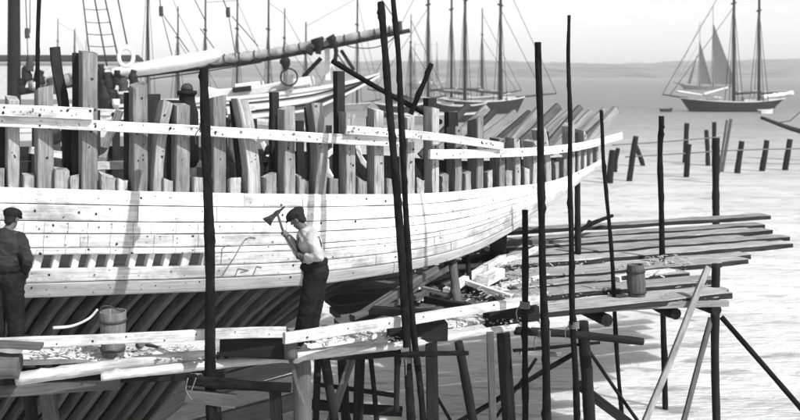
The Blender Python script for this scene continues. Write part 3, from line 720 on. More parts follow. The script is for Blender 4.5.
# ------------------------------------------------------------ jumble under the stern
JG='loose timbers under the stern'
J=[((360,316),(436,268),2.5,3.0,8,'grey slanting timber propped beneath the run of the hull',W_GREY),
   ((352,318),(466,280),2.55,2.62,7,'long grey timber lying below the stern',W_GREY),
   ((398,300),(455,264),2.62,2.75,5,'thin pale lath in the heap under the stern',W_PALE),
   ((446,292),(503,256),2.65,2.7,8,'pale squared timber poking out right of the heap',W_PALE),
   ((494,266),(537,249),2.62,2.62,6,'white plank end resting on the pier behind the heap',W_PALE),
   ((466,282),(512,297),2.66,2.6,6,'pale short board fallen across the chips',W_PALE),
   ((410,292),(482,276),2.60,2.6,10,'black baulk in the middle of the heap',W_DARK),
   ((466,262),(505,252),2.6,2.6,10,'dark short baulk by the sternpost',W_DARK),
   ((372,310),(432,314),2.6,2.6,10,'dark log lying in the shade of the hull',W_DARK),
   ((482,281),(499,272),2.7,2.7,13,'pale block of wood in the chips',W_PALE),
   ((402,284),(450,296),2.66,2.6,5,'grey crooked board low in the heap',W_DECK),
   ((425,300),(470,306),2.58,2.58,7,'dark flat board near the long white board',W_DARK),
   ((500,284),(548,276),2.6,2.6,5,'narrow pale batten lying among the chips by the poles',W_PALE),
   ((388,302),(424,276),2.6,2.8,4,'short light stick leaning in the shade beside the pole pair',W_PALE)]
for a,b,za,zb,wp,lab,mt in J:
    p0=PZ(*a,za); p1=PZ(*b,zb)
    board('loose_timber',lab,'timber',p0,p1,wp/F*p0.y,wp/F*p0.y*.8,mt,JG,jit=.012)
pole('hull_shore','thick grey shore propping the stern, left one','post',[PZ(458,312,2.45),P(452,256,14.9)],.068,.06,W_GREY,'shores under the stern',knots=2)
pole('hull_shore','thin dark shore propping the stern, right one','post',[PZ(471,294,2.45),P(468,248,15.2)],.040,.036,W_DARK,'shores under the stern',knots=2)
# rough ground floor of the heap (pier extension)
for k,(o2,a2,b2,lab) in enumerate([(13.0,340,500,'rough plank under the stern nearest the water'),(13.7,335,498,'rough plank under the stern beside the first'),(14.4,330,470,'rough middle plank under the stern'),(15.1,325,470,'rough plank under the stern deep in shade'),(15.8,322,450,'rearmost rough plank under the stern')]):
    a=du_at(o2,a2); b=du_at(o2,b2)
    board('slip_plank',lab,'plank',DU*a+DN*o2+V((0,0,2.36)),DU*b+DN*o2+V((0,0,2.42)),.6,.08,W_GREY,'rough planks under the stern',jit=.01)

# chips: countless shavings
def chips(name,label,zones):
    mb=MB()
    for (xa,xb,ya,yb,z,cnt) in zones:
        for _ in range(cnt):
            p=PZ(random.uniform(xa,xb),random.uniform(ya,yb),z+.0)
            l=random.choice((.008,.012,.016,.022,.04))*random.uniform(.8,1.3); wv=l*random.uniform(.2,.6); a=random.uniform(0,3.14); tl=random.uniform(-.5,.5)
            d=V((math.cos(a),math.sin(a),tl)).normalized()*l; s=V((-math.sin(a),math.cos(a),random.uniform(-.4,.4))).normalized()*wv; h=V((0,0,.008))
            c=p+V((0,0,abs(tl)*l*.6+random.uniform(0,.02)+.01))
            q=[c-d-s,c+d-s*.4,c+d*.8+s,c-d+s*.7]; q2=[x+h for x in q]
            mb.face(q2,[(0,0)]*4); mb.face(list(reversed(q)),[(0,0)]*4)
            for i in range(4): mb.face([q[i],q[(i+1)%4],q2[(i+1)%4],q2[i]],[(0,0)]*4)
    o=mb.build(name,M_CHIP); o['kind']='stuff'; return o
chips('wood_chips','',[(30,215,347,362,2.50,300),(305,420,332,344,2.52,240),(420,528,312,330,2.52,150)])
chips('wood_chips','',[(478,545,262,300,2.60,330),(400,490,272,306,2.50,260),(545,610,262,300,2.60,60),(610,720,262,305,2.60,35),(645,690,257,266,2.62,110)])

# ------------------------------------------------------------ far pilings
FP='weathered pilings of the old wharf'
def piling(label,a,b,wpx,Y=None):
    wpx*=1.45
    Y=Y or CAMZ*F/(b[1]-HY); p0=P(*b,Y); p1=P(*a,Y); r=wpx/2/F*Y
    pole('old_piling',label,'piling',[p0-V((0,0,.6)),p0,p1],r,r*.85,W_DARK,FP,wob=.03,knots=2,seg=24)
piling('leaning piling close right of the ship stern tip',(613,150),(610,183),5)
piling('second piling behind the stern tip, forked with the first',(618,148),(615,166),3.5,58)
piling('slanting piling right of the stern, longest to the left',(636,136),(629,181),4.5)
piling('short piling leaning right against the slanting one',(636,146),(642,163),3.5,62)
piling('ragged tall piling left of the square pier post',(687,123),(685,160),4,64)
piling('low piling in front of the ragged tall one',(689,144),(686,177),4.5)
piling('thin piling just left of the square pier post',(706,130),(708,158),3.5,62)
piling('tall thin piling peeping over the square pier post',(714,122),(714,160),3.5,62)
piling('leftmost of the three pilings near the right edge',(742,141),(737,173),4.5)
piling('middle of the three pilings near the right edge',(766,140),(762,171),4.5)
piling('rightmost of the three pilings near the right edge',(790,139),(785,170),4.5)
brace_l=board('old_ladder_plank','grey leaning plank right of the square pier post','plank',P(731,119,52),P(722,172,52),.14,.1,W_GREY,None,up=V((0,1,0)))
board('old_ladder_plank','second leaning plank close beside the grey one','plank',P(727,120,52.3),P(719,173,52.3),.10,.1,W_GREY,None,up=V((0,1,0)))
for lab,pts in (('upper slack cable strung between the old pilings',[P(612,145,58),P(660,142,58),P(720,137,58)]),('lower slack cable strung between the old pilings',[P(625,157,56),P(690,153,56),P(740,150,56),P(830,148,56)])):
    pole('cable',lab,'cable',pts,.04,.04,M_ROPE,'cables of the old wharf',wob=0,rn=0,knots=0,n=6,seg=20)

# ------------------------------------------------------------ boats
def make_boat(label,px,Y,L,B,fb,yaw,hullmat,masts,cat='schooner',bowrise=.8,sternrise=.35,rail=M_WHITE,bowsprit=3.0,cabins=(),group=None,name='schooner',z0=0.0,rig=.045,sails=(),boom=True):
    c=V(((px-400)/F*Y,Y,z0)); ca,sa=math.cos(yaw),math.sin(yaw)
    t=thing(name,label,cat,c,group)
    def W_(x,y,z): return c+V((x*ca-y*sa,x*sa+y*ca,z))
    n=22; rings=[]; sheer=[]
    for i in range(n+1):
        s=i/n; x=-L/2+L*s
        hb=B/2*max(.02,(math.sin(math.pi*min(1,(s*.92+.10)))**.55 if s<.5 else (1-((s-.5)/.5)**2.4)))
        if s<.5: hb=B/2*(.55+.45*math.sin(math.pi*s))
        zs=fb+bowrise*max(0,(s-.45)/.55)**2+sternrise*max(0,(.4-s)/.4)**2
        under=-.9 if .12<s<.95 else (-.9+ (fb+.5)*max(0,(.12-s)/.12) if s<.12 else -.9+ .8*(s-.95)/.05)
        xo=x+ (0)
        pts=[]
        prof=[(0,1),(.35,.99),(.7,.88),(.9,.62),(1,.04)]
        for f_,k_ in prof: rk=-f_*L*.10*max(0,(s-.8)/.2)+f_*L*.09*max(0,(.15-s)/.15); pts.append(W_(x+rk,hb*k_,zs+(under-zs)*f_))
        for f_,k_ in reversed(prof):
            rk=-f_*L*.10*max(0,(s-.8)/.2)+f_*L*.09*max(0,(.15-s)/.15); pts.append(W_(x+rk,-hb*k_,zs+(under-zs)*f_))
        rings.append(pts); sheer.append((x,hb,zs))
    mb=MB(); mb.loft(rings,cap=True,closed=False); mb.build('hull',hullmat,t)
    mb=MB()
    for i in range(n):
        (x0,h0,z0_),(x1,h1,z1_)=sheer[i],sheer[i+1]
        mb.face([W_(x0,-h0*.98,z0_-.25),W_(x1,-h1*.98,z1_-.25),W_(x1,h1*.98,z1_-.25),W_(x0,h0*.98,z0_-.25)],[(0,0)]*4)
    mb.build('deck',W_DECK,t)
    for sd in (1,-1):
        mb=MB(); boxsweep(mb,[W_(x,sd*h*1.01,z+.03) for x,h,z in sheer],.12*B/4+.04,.10+fb*.03); mb.build('rail',rail,t)
    for (cx,cl,cw,chh) in cabins:
        zb=fb-.25; mb=MB(); boxsweep(mb,[W_(cx-cl/2,0,zb+chh/2),W_(cx+cl/2,0,zb+chh/2)],cw,chh,ch=.03); cb=mb.build('cabin',M_WHITE,t)
        mb=MB(); boxsweep(mb,[W_(cx-cl/2-.1,0,zb+chh+.03),W_(cx+cl/2+.1,0,zb+chh+.03)],cw+.2,.06); mb.build('roof',M_GREYP,cb)
        for q in range(2):
            xx=cx-cl/4+q*cl/2; mb=MB(); boxsweep(mb,[W_(xx-.15,-cw/2-.01,zb+chh*.55),W_(xx+.15,-cw/2-.01,zb+chh*.55)],.03,.2); mb.build('window',M_BLACKP,cb)
    for (mx,mh,mr) in masts:
        mb=MB(); tube(mb,[W_(mx,0,fb-.6),W_(mx+.06*ca,0,mh)],mr,mr*.6,n=10,seg=10); mo=mb.build('mast',M_MAST,t)
        if mh>fb+2:
            mb=MB(); tube(mb,[W_(mx-.03,0,mh*.72),W_(mx+.03,0,mh*.72+.2)],mr*1.6,n=8,seg=2); mb.build('crosstree',M_MAST,mo)
            hb=B/2*.92
            for sd in (1,-1):
                for q in (-.7,0.0,.7):
                    mb=MB(); tube(mb,[W_(mx+q,sd*hb,fb),W_(mx,0,mh*.74)],rig,n=5,seg=2); mb.build('shroud',M_RIG,mo)
            if boom:
                mb=MB(); tube(mb,[W_(mx-.3,0,fb+1.1),W_(mx-min(L*.3,5),0,fb+1.4)],.11,.08,n=8,seg=6); bo=mb.build('boom',M_MAST,mo)
                mb=MB(); tube(mb,[W_(mx-.3,0,fb+1.38),W_(mx-min(L*.3,5)*.9,0,fb+1.62)],.19,.11,n=8,seg=14,rn=.3); mb.build('furled_sail',M_SAILF,bo)
    if masts and bowsprit:
        mb=MB(); tube(mb,[W_(L/2-1.2,0,fb+bowrise-.05),W_(L/2+bowsprit,0,fb+bowrise+.5)],.14,.08,n=8,seg=4); mb.build('bowsprit',M_MAST,t)
        m0=max(masts,key=lambda q:q[0])
        for k,hh in ((1.0,.95),(.6,.7)):
            mb=MB(); tube(mb,[W_(L/2+bowsprit*k,0,fb+bowrise+.5*k),W_(m0[0],0,m0[1]*hh)],rig,n=5,seg=2); mb.build('stay',M_RIG,t)
    if len(masts)>1:
        mb=MB(); tube(mb,[W_(masts[0][0],0,masts[0][1]*.95),W_(masts[1][0],0,masts[1][1]*.95)],rig,n=5,seg=2); mb.build('stay',M_RIG,t)
    for sl_ in sails:
        pts=[W_(*q) for q in sl_]; mb=MB(); k=8
        # billowed triangular / quad sail with thickness
        a,b,cc=pts[:3]; nrm=(b-a).cross(cc-a).normalized()
        top=[];
        for i in range(k+1):
            for j in range(k+1-i):
                u=i/k; v=j/k; q=a+(b-a)*u+(cc-a)*v+nrm*(u*v+u*(1-u-v)+v*(1-u-v))*1.2; top.append(((i,j),q))
        D=dict(top)
        for i in range(k):
            for j in range(k-i):
                tri=[D[(i,j)],D[(i+1,j)],D[(i,j+1)]]; mb.face(tri,[(0,0)]*3,0,True); mb.face([q-nrm*.03 for q in reversed(tri)],[(0,0)]*3,0,True)
                if j<k-i-1:
                    tri=[D[(i+1,j)],D[(i+1,j+1)],D[(i,j+1)]]; mb.face(tri,[(0,0)]*3,0,True); mb.face([q-nrm*.03 for q in reversed(tri)],[(0,0)]*3,0,True)
        mb.build('sail',M_SAILG,t)
    return t,W_
def zat(py,Y): return CAMZ-(py-HY)/F*Y
# right schooner: bow to the left
Y=147
b,_=make_boat('black-hulled two-masted schooner anchored at the right with white rail',731,Y,15.0,4.2,1.45,math.pi,M_BLACKP,[(-.4,22,.27),(-4.1,20.5,.25)],bowrise=.55,sternrise=.5,bowsprit=2.6,cabins=[(-2.5,1.6,1.6,.8),(-6,2.0,1.8,.9),(2.8,1.2,1.4,.6)],rig=.05)
def mspar(par,name,a,b,r,mat): 
    mb=MB(); tube(mb,[a,b],r,r*.8,n=8,seg=12,rn=.2); return mb.build(name,mat,par)
mspar(b,'furled_sail',P(703,94.5,Y-.5),P(728,87.5,Y-.5),.22,M_SAILW)
mspar(b,'furled_sail',P(762,98,Y-.5),P(793,93,Y-.5),.45,M_SAILW)
mspar(b,'jib_boom',P(676,91,Y),P(722,98,Y),.14,M_SAILW)
# distant sailing boat
Y=330
make_boat('distant small sailing boat with two grey sails set, beyond the black schooner',706,Y,17,4.5,1.0,math.pi*.93,M_GREYP,[(2.0,zat(22,Y),.14),(-2.2,zat(6,Y),.14)],cat='sailboat',name='sailing_boat',rail=M_GREYP,bowsprit=2,boom=False,rig=.04,
  sails=[[(1.7,0,1.8),(2.0,0,zat(40,Y)),(-1.8,0,1.8)],[(-2.6,0,1.8),(-2.2,0,zat(22,Y)),(-9.6,0,1.6)],[(6.0,0,2.0),(2.3,0,zat(50,Y)),(4.9,0,2.0)]])
make_boat('tiny open rowing boat moored left of the black schooner',666,146,1.9,.8,.35,0,M_BLACKP,[],cat='rowing boat',name='rowing_boat',bowrise=.15,sternrise=.05,rail=M_BLACKP)
make_boat('tiny open rowing boat at the stern of the black schooner',766,140,2.4,.9,.45,.3,M_WHITE,[],cat='rowing boat',name='rowing_boat',bowrise=.15,sternrise=.05)
# boat whose bowsprit enters at the right edge
Y=62
t,W_=make_boat('dark boat mostly out of the frame whose bowsprit enters at the right edge',925,Y,12,3.2,1.0,math.pi,M_BLACKP,[(1.5,14,.13)],bowsprit=0,cat='boat',name='fishing_boat',bowrise=.5)
mb=MB(); tube(mb,[P(761,117.5,Y),P(800,131,Y),P(850,140,Y)],.10,.22,n=10,seg=10); mb.build('bowsprit',M_MAST,t)
mb=MB(); tube(mb,[P(775,123,Y),P(800,112,Y),P(850,30,Y)],.03,n=5,seg=6); mb.build('stay',M_RIG,t)
# middle group
H=lambda y,Y: zat(y,Y)
make_boat('two-masted schooner moored behind the rib heads, left of the middle group',440,150,17,4.4,1.9,math.pi*.96,M_GREYP,[(1.8,22,.26),(-1.7,21,.22)],bowsprit=2.5,cabins=[(-3.5,2.2,2,.9),(4,1.2,1.6,.7)])
make_boat('dark two-masted schooner with white deckhouse in the middle group',484,140,11.5,4.0,1.7,.05,M_BLACKP,[(-2.7,22,.27),(2.3,21,.27)],bowrise=.6,bowsprit=4.5,cabins=[(3.4,1.8,1.8,1.1),(-4.2,1.4,1.6,.7)])
make_boat('slim single-masted sloop between the two schooners of the middle group',482,175,10,3.0,1.3,.1,M_GREYP,[(0,zat(8,175),.16)],cat='sloop',name='sloop',bowsprit=2)
make_boat('far off two-masted vessel with short bare masts',426,340,14,4.4,1.9,.0,M_GREYP,[(-3.9,zat(42,340),.14),(3.7,zat(42,340),.14)],cat='vessel',name='vessel',bowsprit=0,boom=False,cabins=[(0,5,2.5,1.4)])
make_boat('low white-railed launch moored behind the crossing spars',424,112,8.5,2.6,.95,.1,M_GREYP,[],cat='launch',name='launch',cabins=[(0,2.4,1.6,.7)],bowrise=.4)
make_boat('small open boat lying right of the white-railed launch',462,116,6.5,2.2,.9,.15,M_BLACKP,[],cat='launch',name='launch',bowrise=.4)
make_boat('low dark smack at the left of the middle group, by the crossing spars',406,128,8,2.6,1.5,.15,M_BLACKP,[(.6,zat(14,128),.10)],cat='smack',name='smack',cabins=[(-1.5,1.6,1.4,.6)],bowsprit=1.2)
make_boat('dark-hulled smack lying between the two middle schooners',457,126,7.5,2.5,1.55,math.pi*.95,M_BLACKP,[],cat='smack',name='smack',cabins=[(1.2,1.4,1.3,.6)])
make_boat('faint far sloop seen over the pale rib head at the left',74,300,9,2.8,1.2,.2,M_GREYP,[(0,zat(30,300),.16)],cat='sloop',name='sloop',bowsprit=1,boom=False)
make_boat('faint far sloop left of the life ring',86,320,9,2.8,1.2,.2,M_GREYP,[(0,zat(38,320),.16)],cat='sloop',name='sloop',bowsprit=1,boom=False)
# left group, hulls hidden behind the white boat
for px_,Y,ms,lab in ((163,118,[(-1.8,24,.17),(1.7,zat(6,118),.14)],'schooner whose bare masts stand behind the white furled sail'),
    (221,120,[(-1.9,zat(-4,120),.17),(1.9,zat(-6,120),.16)],'schooner whose masts rise left of the wheel'),
    (276,128,[(-1.0,zat(-4,128),.19),(1.05,zat(8,128),.13)],'schooner with two close masts above the wheel'),
    (331,150,[(-3.8,zat(22,150),.17),(3.9,zat(-8,150),.19)],'schooner with one short and one tall mast behind the boom end'),
    (64,190,[(-1.2,zat(18,190),.16),(2.0,zat(28,190),.13)],'pale far schooner behind the leaning dark timber')):
    make_boat(lab,px_,Y,12,3.6,.9,.05,M_GREYP,ms,group='boats moored beyond the white boat',bowrise=.3,sternrise=.1,bowsprit=1.5,boom=False,rig=.035)

# big white boat close behind (stern to the right, boom over the taffrail)
Y=45
ba=thing('white_boat','large white boat with furled sail on a long boom, close behind the ribs','boat',V((-6,Y,0)))
sh=[(-60,112,0),(60,108,0),(140,104,0),(210,99.5,0),(260,95.5,0),(300,91,0),(340,84.5,0),(365,78.5,0),(379,74.5,0)]
rings=[]; nst=34; shp=[]
for i in range(nst+1):
    px_=-60+(379+60)*i/nst; y=interp([(a,b_) for a,b_,_ in sh],px_); s=i/nst
    hb=2.6*(1-max(0,(s-.55)/.45)**2.2)+.05; q=P(px_,y,Y); q.y=Y-hb*.9+ 1.2*0; 
    q=V((P(px_,y,Y).x,Y-hb,P(px_,y,Y).z)); dep=4.4*(1-max(0,(s-.5)/.5)**1.6)+.12
    shp.append((q,hb,dep))
    ring=[]
    for f_,k_ in ((0,1),(.12,1.03),(.28,1.03),(.5,.95),(.75,.7),(1,.05)):
        ring.append(V((q.x-f_*1.5*max(0,(s-.6)),Y-hb*k_,q.z-dep*f_)))
    for f_,k_ in ((1,.05),(.75,.7),(.5,.95),(.28,1.03),(.12,1.03),(0,1)):
        ring.append(V((q.x-f_*1.5*max(0,(s-.6)),Y+hb*k_,q.z-dep*f_)))
    rings.append(ring)
mb=MB(); mb.loft(rings,closed=False)
nf=len(rings[0])-1
for fi in range(nst*nf):
    k=fi%nf
    mb.m[fi]=0 if k in (0,1,nf-1,nf-2) else 1
mb.build('hull',[M_WHITE,M_GREYP],ba)
mb=MB()
for i in range(nst):
    (a,h0,_),(b2,h1,_)=shp[i],shp[i+1]; dz=V((0,0,-.12))
    mb.face([a+dz,b2+dz,V((b2.x,Y+h1,b2.z))+dz,V((a.x,Y+h0,a.z))+dz],[(0,0)]*4)
mb.build('deck',M_WHITE,ba)
for off,mt,hh in ((.02,M_WHITE,.14),(-.24,M_BLACKP,.07),(-.62,M_BLACKP,.12),(-.86,M_WHITE,.10)):
    mb=MB(); boxsweep(mb,[q+V((0,-.05-.03*abs(off),off*min(1,d/2))) for q,h,d in shp],.10,hh); mb.build('rubbing_strake',mt,ba)
mb=MB(); boxsweep(mb,[V((q.x,Y+h,q.z+.04)) for q,h,d in shp],.10,.16); mb.build('rubbing_strake',M_WHITE,ba)
# low white cabin trunk with dark windows
mb=MB(); boxsweep(mb,[P(212,94.5,Y-.4),P(262,90,Y-.4),P(312,80.5,Y-.4)],2.6,.42,ch=.08); cb=mb.build('cabin',M_WHITE,ba)
mb=MB(); boxsweep(mb,[P(238,87,Y-.2),P(262,84,Y-.2)],1.5,.3,ch=.1); mb.build('hatch',M_WHITE,ba)
mb=MB(); boxsweep(mb,[P(233,90,Y-1.8),P(251,88,Y-1.8)],.3,.22,ch=.08); mb.build('bundle',M_BLACKP,ba)
mb=MB(); boxsweep(mb,[P(205,92,Y-1),P(222,96,Y-1)],.8,.5,ch=.1); mb.build('skylight',M_WHITE,ba)
# wheel
wc=P(289,77,Y-2.2); mb=MB()
tube(mb,[wc+V((.36*math.cos(a),0,.36*math.sin(a))) for a in [i*6.2832/24 for i in range(25)]],.035,n=8,seg=48)
mb.build('steering_wheel',M_MAST,ba)
mb=MB(); boxsweep(mb,[wc+V((0,.25,-.6)),wc+V((0,.25,.1))],.3,.35,ch=.05); mb.build('wheel_box',M_GREYP,ba)
# mast, boom and furled sail
mb=MB(); tube(mb,[P(14,-60,Y),P(14,30,Y),P(14,120,Y)],.25,.30,n=14,seg=8); mb.build('mast',M_BLACKP,ba)
Yb=Y-1.2
def bp_(px): return P(px,interp([(20,88),(130,72),(200,63.5),(270,54),(330,42.5),(400,28.5)],px),Yb)
mb=MB(); tube(mb,[bp_(x)+V((0,0,-.17)) for x in range(20,411,30)],.15,.10,n=10,seg=40); bm=mb.build('boom',M_MAST,ba)
mb=MB(); path=[bp_(x)+V((0,0,.05)) for x in range(30,401,5)]; rings=[]
for i,p in enumerate(path):
    s_,u_=basis(path[min(i+1,len(path)-1)]-path[max(i-1,0)]); r_=(.30-.14*i/len(path))*(1 - .24*(i%3==0))*random.uniform(.93,1.07)
    rings.append([p+(s_*math.cos(a)+u_*math.sin(a))*r_ for a in [6.283*k/12 for k in range(12)]])
mb.loft(rings); mb.build('furled_sail',M_SAILF,bm)
for i,x in enumerate(range(45,396,15)):
    p=bp_(x)+V((0,0,.03)); r_=.31-.13*i/24; mb=MB(); d=bp_(x+3)-bp_(x-3); s_,u_=basis(d)
    tube(mb,[p+(s_*math.cos(a)+u_*math.sin(a))*r_*.97 for a in [k*6.2832/12 for k in range(13)]],.028,n=6,seg=24); mb.build('lashing',M_RIG,bm)
mb=MB(); path=smoothpath([P(100,76,Yb-.3),P(135,70,Yb-.3),P(165,65,Yb-.3),P(195,60,Yb-.3),P(214,55,Yb-.3),P(221,54,Yb-.3)],30); rings=[]
for i,p in enumerate(path):
    t_=i/30; r_=.10+.26*math.sin(math.pi*min(1,t_*.86+.1))**.7*random.uniform(.96,1.04)
    if i==30: r_=.06
    s_,u_=basis(path[min(i+1,30)]-path[max(i-1,0)])
    rings.append([p+(s_*math.cos(a)+u_*math.sin(a)*.9)*r_ for a in [6.283*k/14 for k in range(14)]])
mb.loft(rings); mb.build('furled_sail',M_SAILW,ba)
for x,y0,y1,rr in ((285,58,71,.20),(318,38,54,.30),(308,50,54,.25),(331,36,44,.22),(335,42,60,.16)):
    mb=MB(); tube(mb,[P(x-1,y0,Yb-.4),P(x+1,(y0+y1)/2,Yb-.4),P(x,y1,Yb-.4)],rr,rr*.5,n=10,seg=8,rn=.35); mb.build('gear_bundle',M_BLACKP,ba)
mb=MB(); boxsweep(mb,[P(327,46,Yb),P(328,80,Yb)],.22,.18); mb.build('boom_crutch',M_WHITE,ba)
for a,b2,r_,mt in (((303,77),(321,58),.10,M_MAST),((326,50),(334,70),.05,M_WHITE),((334,60),(318,88),.05,M_SAILW),((341,50),(354,70),.08,M_MAST),((336,52),(350,72),.03,M_RIG)):
    mb=MB(); tube(mb,[P(*a,Yb+.3),P(*b2,Yb+.3)],r_,n=7,seg=3); mb.build('tackle_spar',mt,ba)
mb=MB(); tube(mb,[P(339,42,Yb),P(352,47,Yb),P(370,48,Yb),P(385,44,Yb),P(398,34,Yb)],.025,n=5,seg=16); mb.build('slack_line',M_RIG,ba)
mb=MB(); tube(mb,[P(150,79,Yb),P(200,72,Yb),P(262,62,Yb)],.03,n=5,seg=8); mb.build('slack_line',M_RIG,ba)
# shrouds with ratlines, blocks
shr=[((82,-10),(90,60)),((93,-10),(107,66)),((103,-10),(120,66)),((116,-10),(127,44))]
for a,b2 in shr:
    mb=MB(); tube(mb,[P(*a,Y-2),P(*b2,Y-2.4)],.035,n=6,seg=3); mb.build('shroud',M_RIG,ba)
for y in (-4,9,22,34,46,57):
    f_=(y+10)/72; mb=MB(); tube(mb,[P(83+7*f_,y,Y-2.1),P(93+13*f_,y+.8,Y-2.1),P(104+16*f_,y,Y-2.1)],.018,n=5,seg=6); mb.build('ratline',M_RIG,ba)
for x,y,x0,y0,x1,y1 in ((27,33,25,-20,28,60),(161,11,158,-15,172,55),(228,12,218,-15,236,58),(400,26,372,-14,402,32)):
    mb=MB(); tube(mb,[P(x0,y0,Yb-.2),P(x,y,Yb-.2)],.025,n=5,seg=2); tube(mb,[P(x,y,Yb-.2),P(x1,y1,Yb-.2)],.02,n=5,seg=2)
    mb.build('line',M_RIG,ba)
    mb=MB(); tube(mb,[P(x,y-5,Yb-.2),P(x,y,Yb-.2),P(x+.5,y+5,Yb-.2)],.09,.10,n=10,seg=6,rn=.1); mb.build('block',M_RIG,ba)
for x0,y0,x1,y1 in ((164,16,189,52),(232,16,258,46),(200,28,214,48),(190,-10,206,22),(30,-20,30,33)):
    mb=MB(); tube(mb,[P(x0,y0,Yb-.2),P(x1,y1,Yb-.2)],.022,n=5,seg=2); mb.build('line',M_RIG,ba)
# deadeye clutter at the foot of the shrouds
for x,y,r_ in ((109,80,.20),(117,76,.18),(124,82,.22),(134,76,.2),(113,95,.28),(122,100,.25),(132,92,.2),(30,62,.18),(27,72,.22),(40,76,.25),(22,84,.3),(50,84,.25)):
    mb=MB(); tube(mb,[P(x,y-6,Y-2.5),P(x+random.uniform(-2,2),y,Y-2.5),P(x+random.uniform(-2,2),y+9,Y-2.5)],r_*.7,r_,n=9,seg=8,rn=.4); mb.build('deadeye_gear',random.choice((M_RIG,M_BLACKP,M_BLACKP)),ba)
for x,y0,y1,r_ in ((101,64,108,.20),(108,72,112,.26),(103,80,112,.3),(96,70,100,.16)):
    mb=MB(); tube(mb,[P(x,y0,Y-2.6),P(x+1,(y0+y1)/2,Y-2.6),P(x,y1,Y-2.6)],r_*.7,r_,n=9,seg=10,rn=.4,wob=.05); mb.build('gear_bundle',M_BLACKP,ba)
for x,y,r_ in ((116,102,.16),(36,85,.14)):
    mb=MB(); tube(mb,[P(x,y-3,Y-2.9),P(x,y+3,Y-2.9)],r_,n=9,seg=3); mb.build('fender',M_SAILW,ba)
# life ring hangs on the shrouds: a thing of its own
lc=P(126,57,Y-2.9); mb=MB()
for k in range(1):
    pts=[lc+V((.30*math.cos(a),.02*math.cos(a),.38*math.sin(a))) for a in [i*6.2832/28 for i in range(29)]]
    tube(mb,pts,.085,n=12,seg=56)
tag(mb.build('life_ring',M_SAILW),'white life ring hanging on the shrouds of the white boat','life ring')
# harbour shed with dark roof on the far quay
Y=170
sd=thing('harbour_shed','long low white harbour shed with dark roof, far behind the left masts','shed',V((-52,Y,0)))
x0=P(-40,0,Y).x; x1=P(128,0,Y).x
mb=MB(); boxsweep(mb,[V((x0,Y+3,3.6)),V((x1,Y+3,3.6))],6,7.4,ch=.01); mb.build('wall',M_WHITE,sd)
mb=MB(); zr=zat(59.5,Y)
mb.loft([[V((x,Y-.5,zr)),V((x,Y+3,zat(54.5,Y))),V((x,Y+6.5,zr)),V((x,Y+6.5,zr-.3)),V((x,Y-.5,zr-.3))] for x in (x0-1,x1+1)],smooth=False); mb.build('roof',M_BLACKP,sd)
mb=MB(); boxsweep(mb,[V((x0-60,Y+5,.4)),V((x1+6,Y+5,.4))],14,1.6); q=mb.build('quay',plain('quay_stone',.2)); tag(q,'low stone quay under the white harbour shed','quay')

# ------------------------------------------------------------ people
def remesh(parts_fn,name,mat,parent,voxel=.008,smooth=4,wrinkle=0):
    bm=bmesh.new(); parts_fn(bm)
    me=bpy.data.meshes.new(name); bm.to_mesh(me); bm.free()
    o=bpy.data.objects.new(name,me); COL.objects.link(o)
    r=o.modifiers.new('r','REMESH'); r.mode='VOXEL'; r.voxel_size=voxel; r.use_smooth_shade=True
    s=o.modifiers.new('s','SMOOTH'); s.iterations=smooth; s.factor=.5
    dg=bpy.context.evaluated_depsgraph_get(); me2=bpy.data.meshes.new_from_object(o.evaluated_get(dg)); o.modifiers.clear()
    off=parent_loc(parent); me2.transform(Matrix.Translation(-off))
    me2.materials.clear(); me2.materials.append(mat)
    if wrinkle:
        sdw=random.random()*40; ns=[v.normal.copy() for v in me2.vertices]
        for v,nn in zip(me2.vertices,ns):
            c=v.co+off; w1=1-abs(mnoise.noise(V((c.x*7+sdw,c.y*7,c.z*11+c.x*5))))*2.6; w2=1-abs(mnoise.noise(V((c.x*15,c.y*15+sdw,c.z*17-c.x*7))))*2.4
            v.co+=nn*wrinkle*(max(-.4,w1)+.45*max(-.4,w2))
    for p in me2.polygons: p.use_smooth=True
    old=o.data; o.data=me2; bpy.data.meshes.remove(old); o.parent=parent; return o
def cap_(bm,a,b,ra,rb,n=14,flat=1.0,fdir=None):
    a,b=V(a),V(b); d=b-a; L=d.length
    if L<1e-5: L=1e-5; d=V((0,0,1e-5))
    s,u=basis(d, fdir) if fdir else basis(d)
    prof=[]
    for k in range(1,5): th=math.pi/2*(1-k/4.0); prof.append((-ra*math.sin(th),ra*math.cos(th)))
    for k in range(0,4): th=math.pi/2*(k/4.0); prof.append((L+rb*math.sin(th),rb*math.cos(th)))
    dn=d.normalized(); rings=[]
    for z,r in prof:
        rings.append([bm.verts.new(a+dn*z+(s*math.cos(6.28318*k/n)+u*math.sin(6.28318*k/n)*flat)*r) for k in range(n)])
    t0=bm.verts.new(a-dn*ra); t1=bm.verts.new(b+dn*rb)
    for i in range(len(rings)-1):
        for k in range(n): bm.faces.new((rings[i][k],rings[i][(k+1)%n],rings[i+1][(k+1)%n],rings[i+1][k]))
    for k in range(n):
        bm.faces.new((t0,rings[0][(k+1)%n],rings[0][k])); bm.faces.new((t1,rings[-1][k],rings[-1][(k+1)%n]))
def ell(bm,c,rx,ry,rz,fx=V((1,0,0)),fz=V((0,0,1)),n=16):
    fx=fx.normalized(); fz=(fz-fx*fz.dot(fx)).normalized(); fy=fz.cross(fx)
    M=Matrix((fx*rx,fy*ry,fz*rz)).transposed().to_4x4(); M.translation=V(c)
    bmesh.ops.create_uvsphere(bm,u_segments=n,v_segments=n//2+2,radius=1,matrix=M)
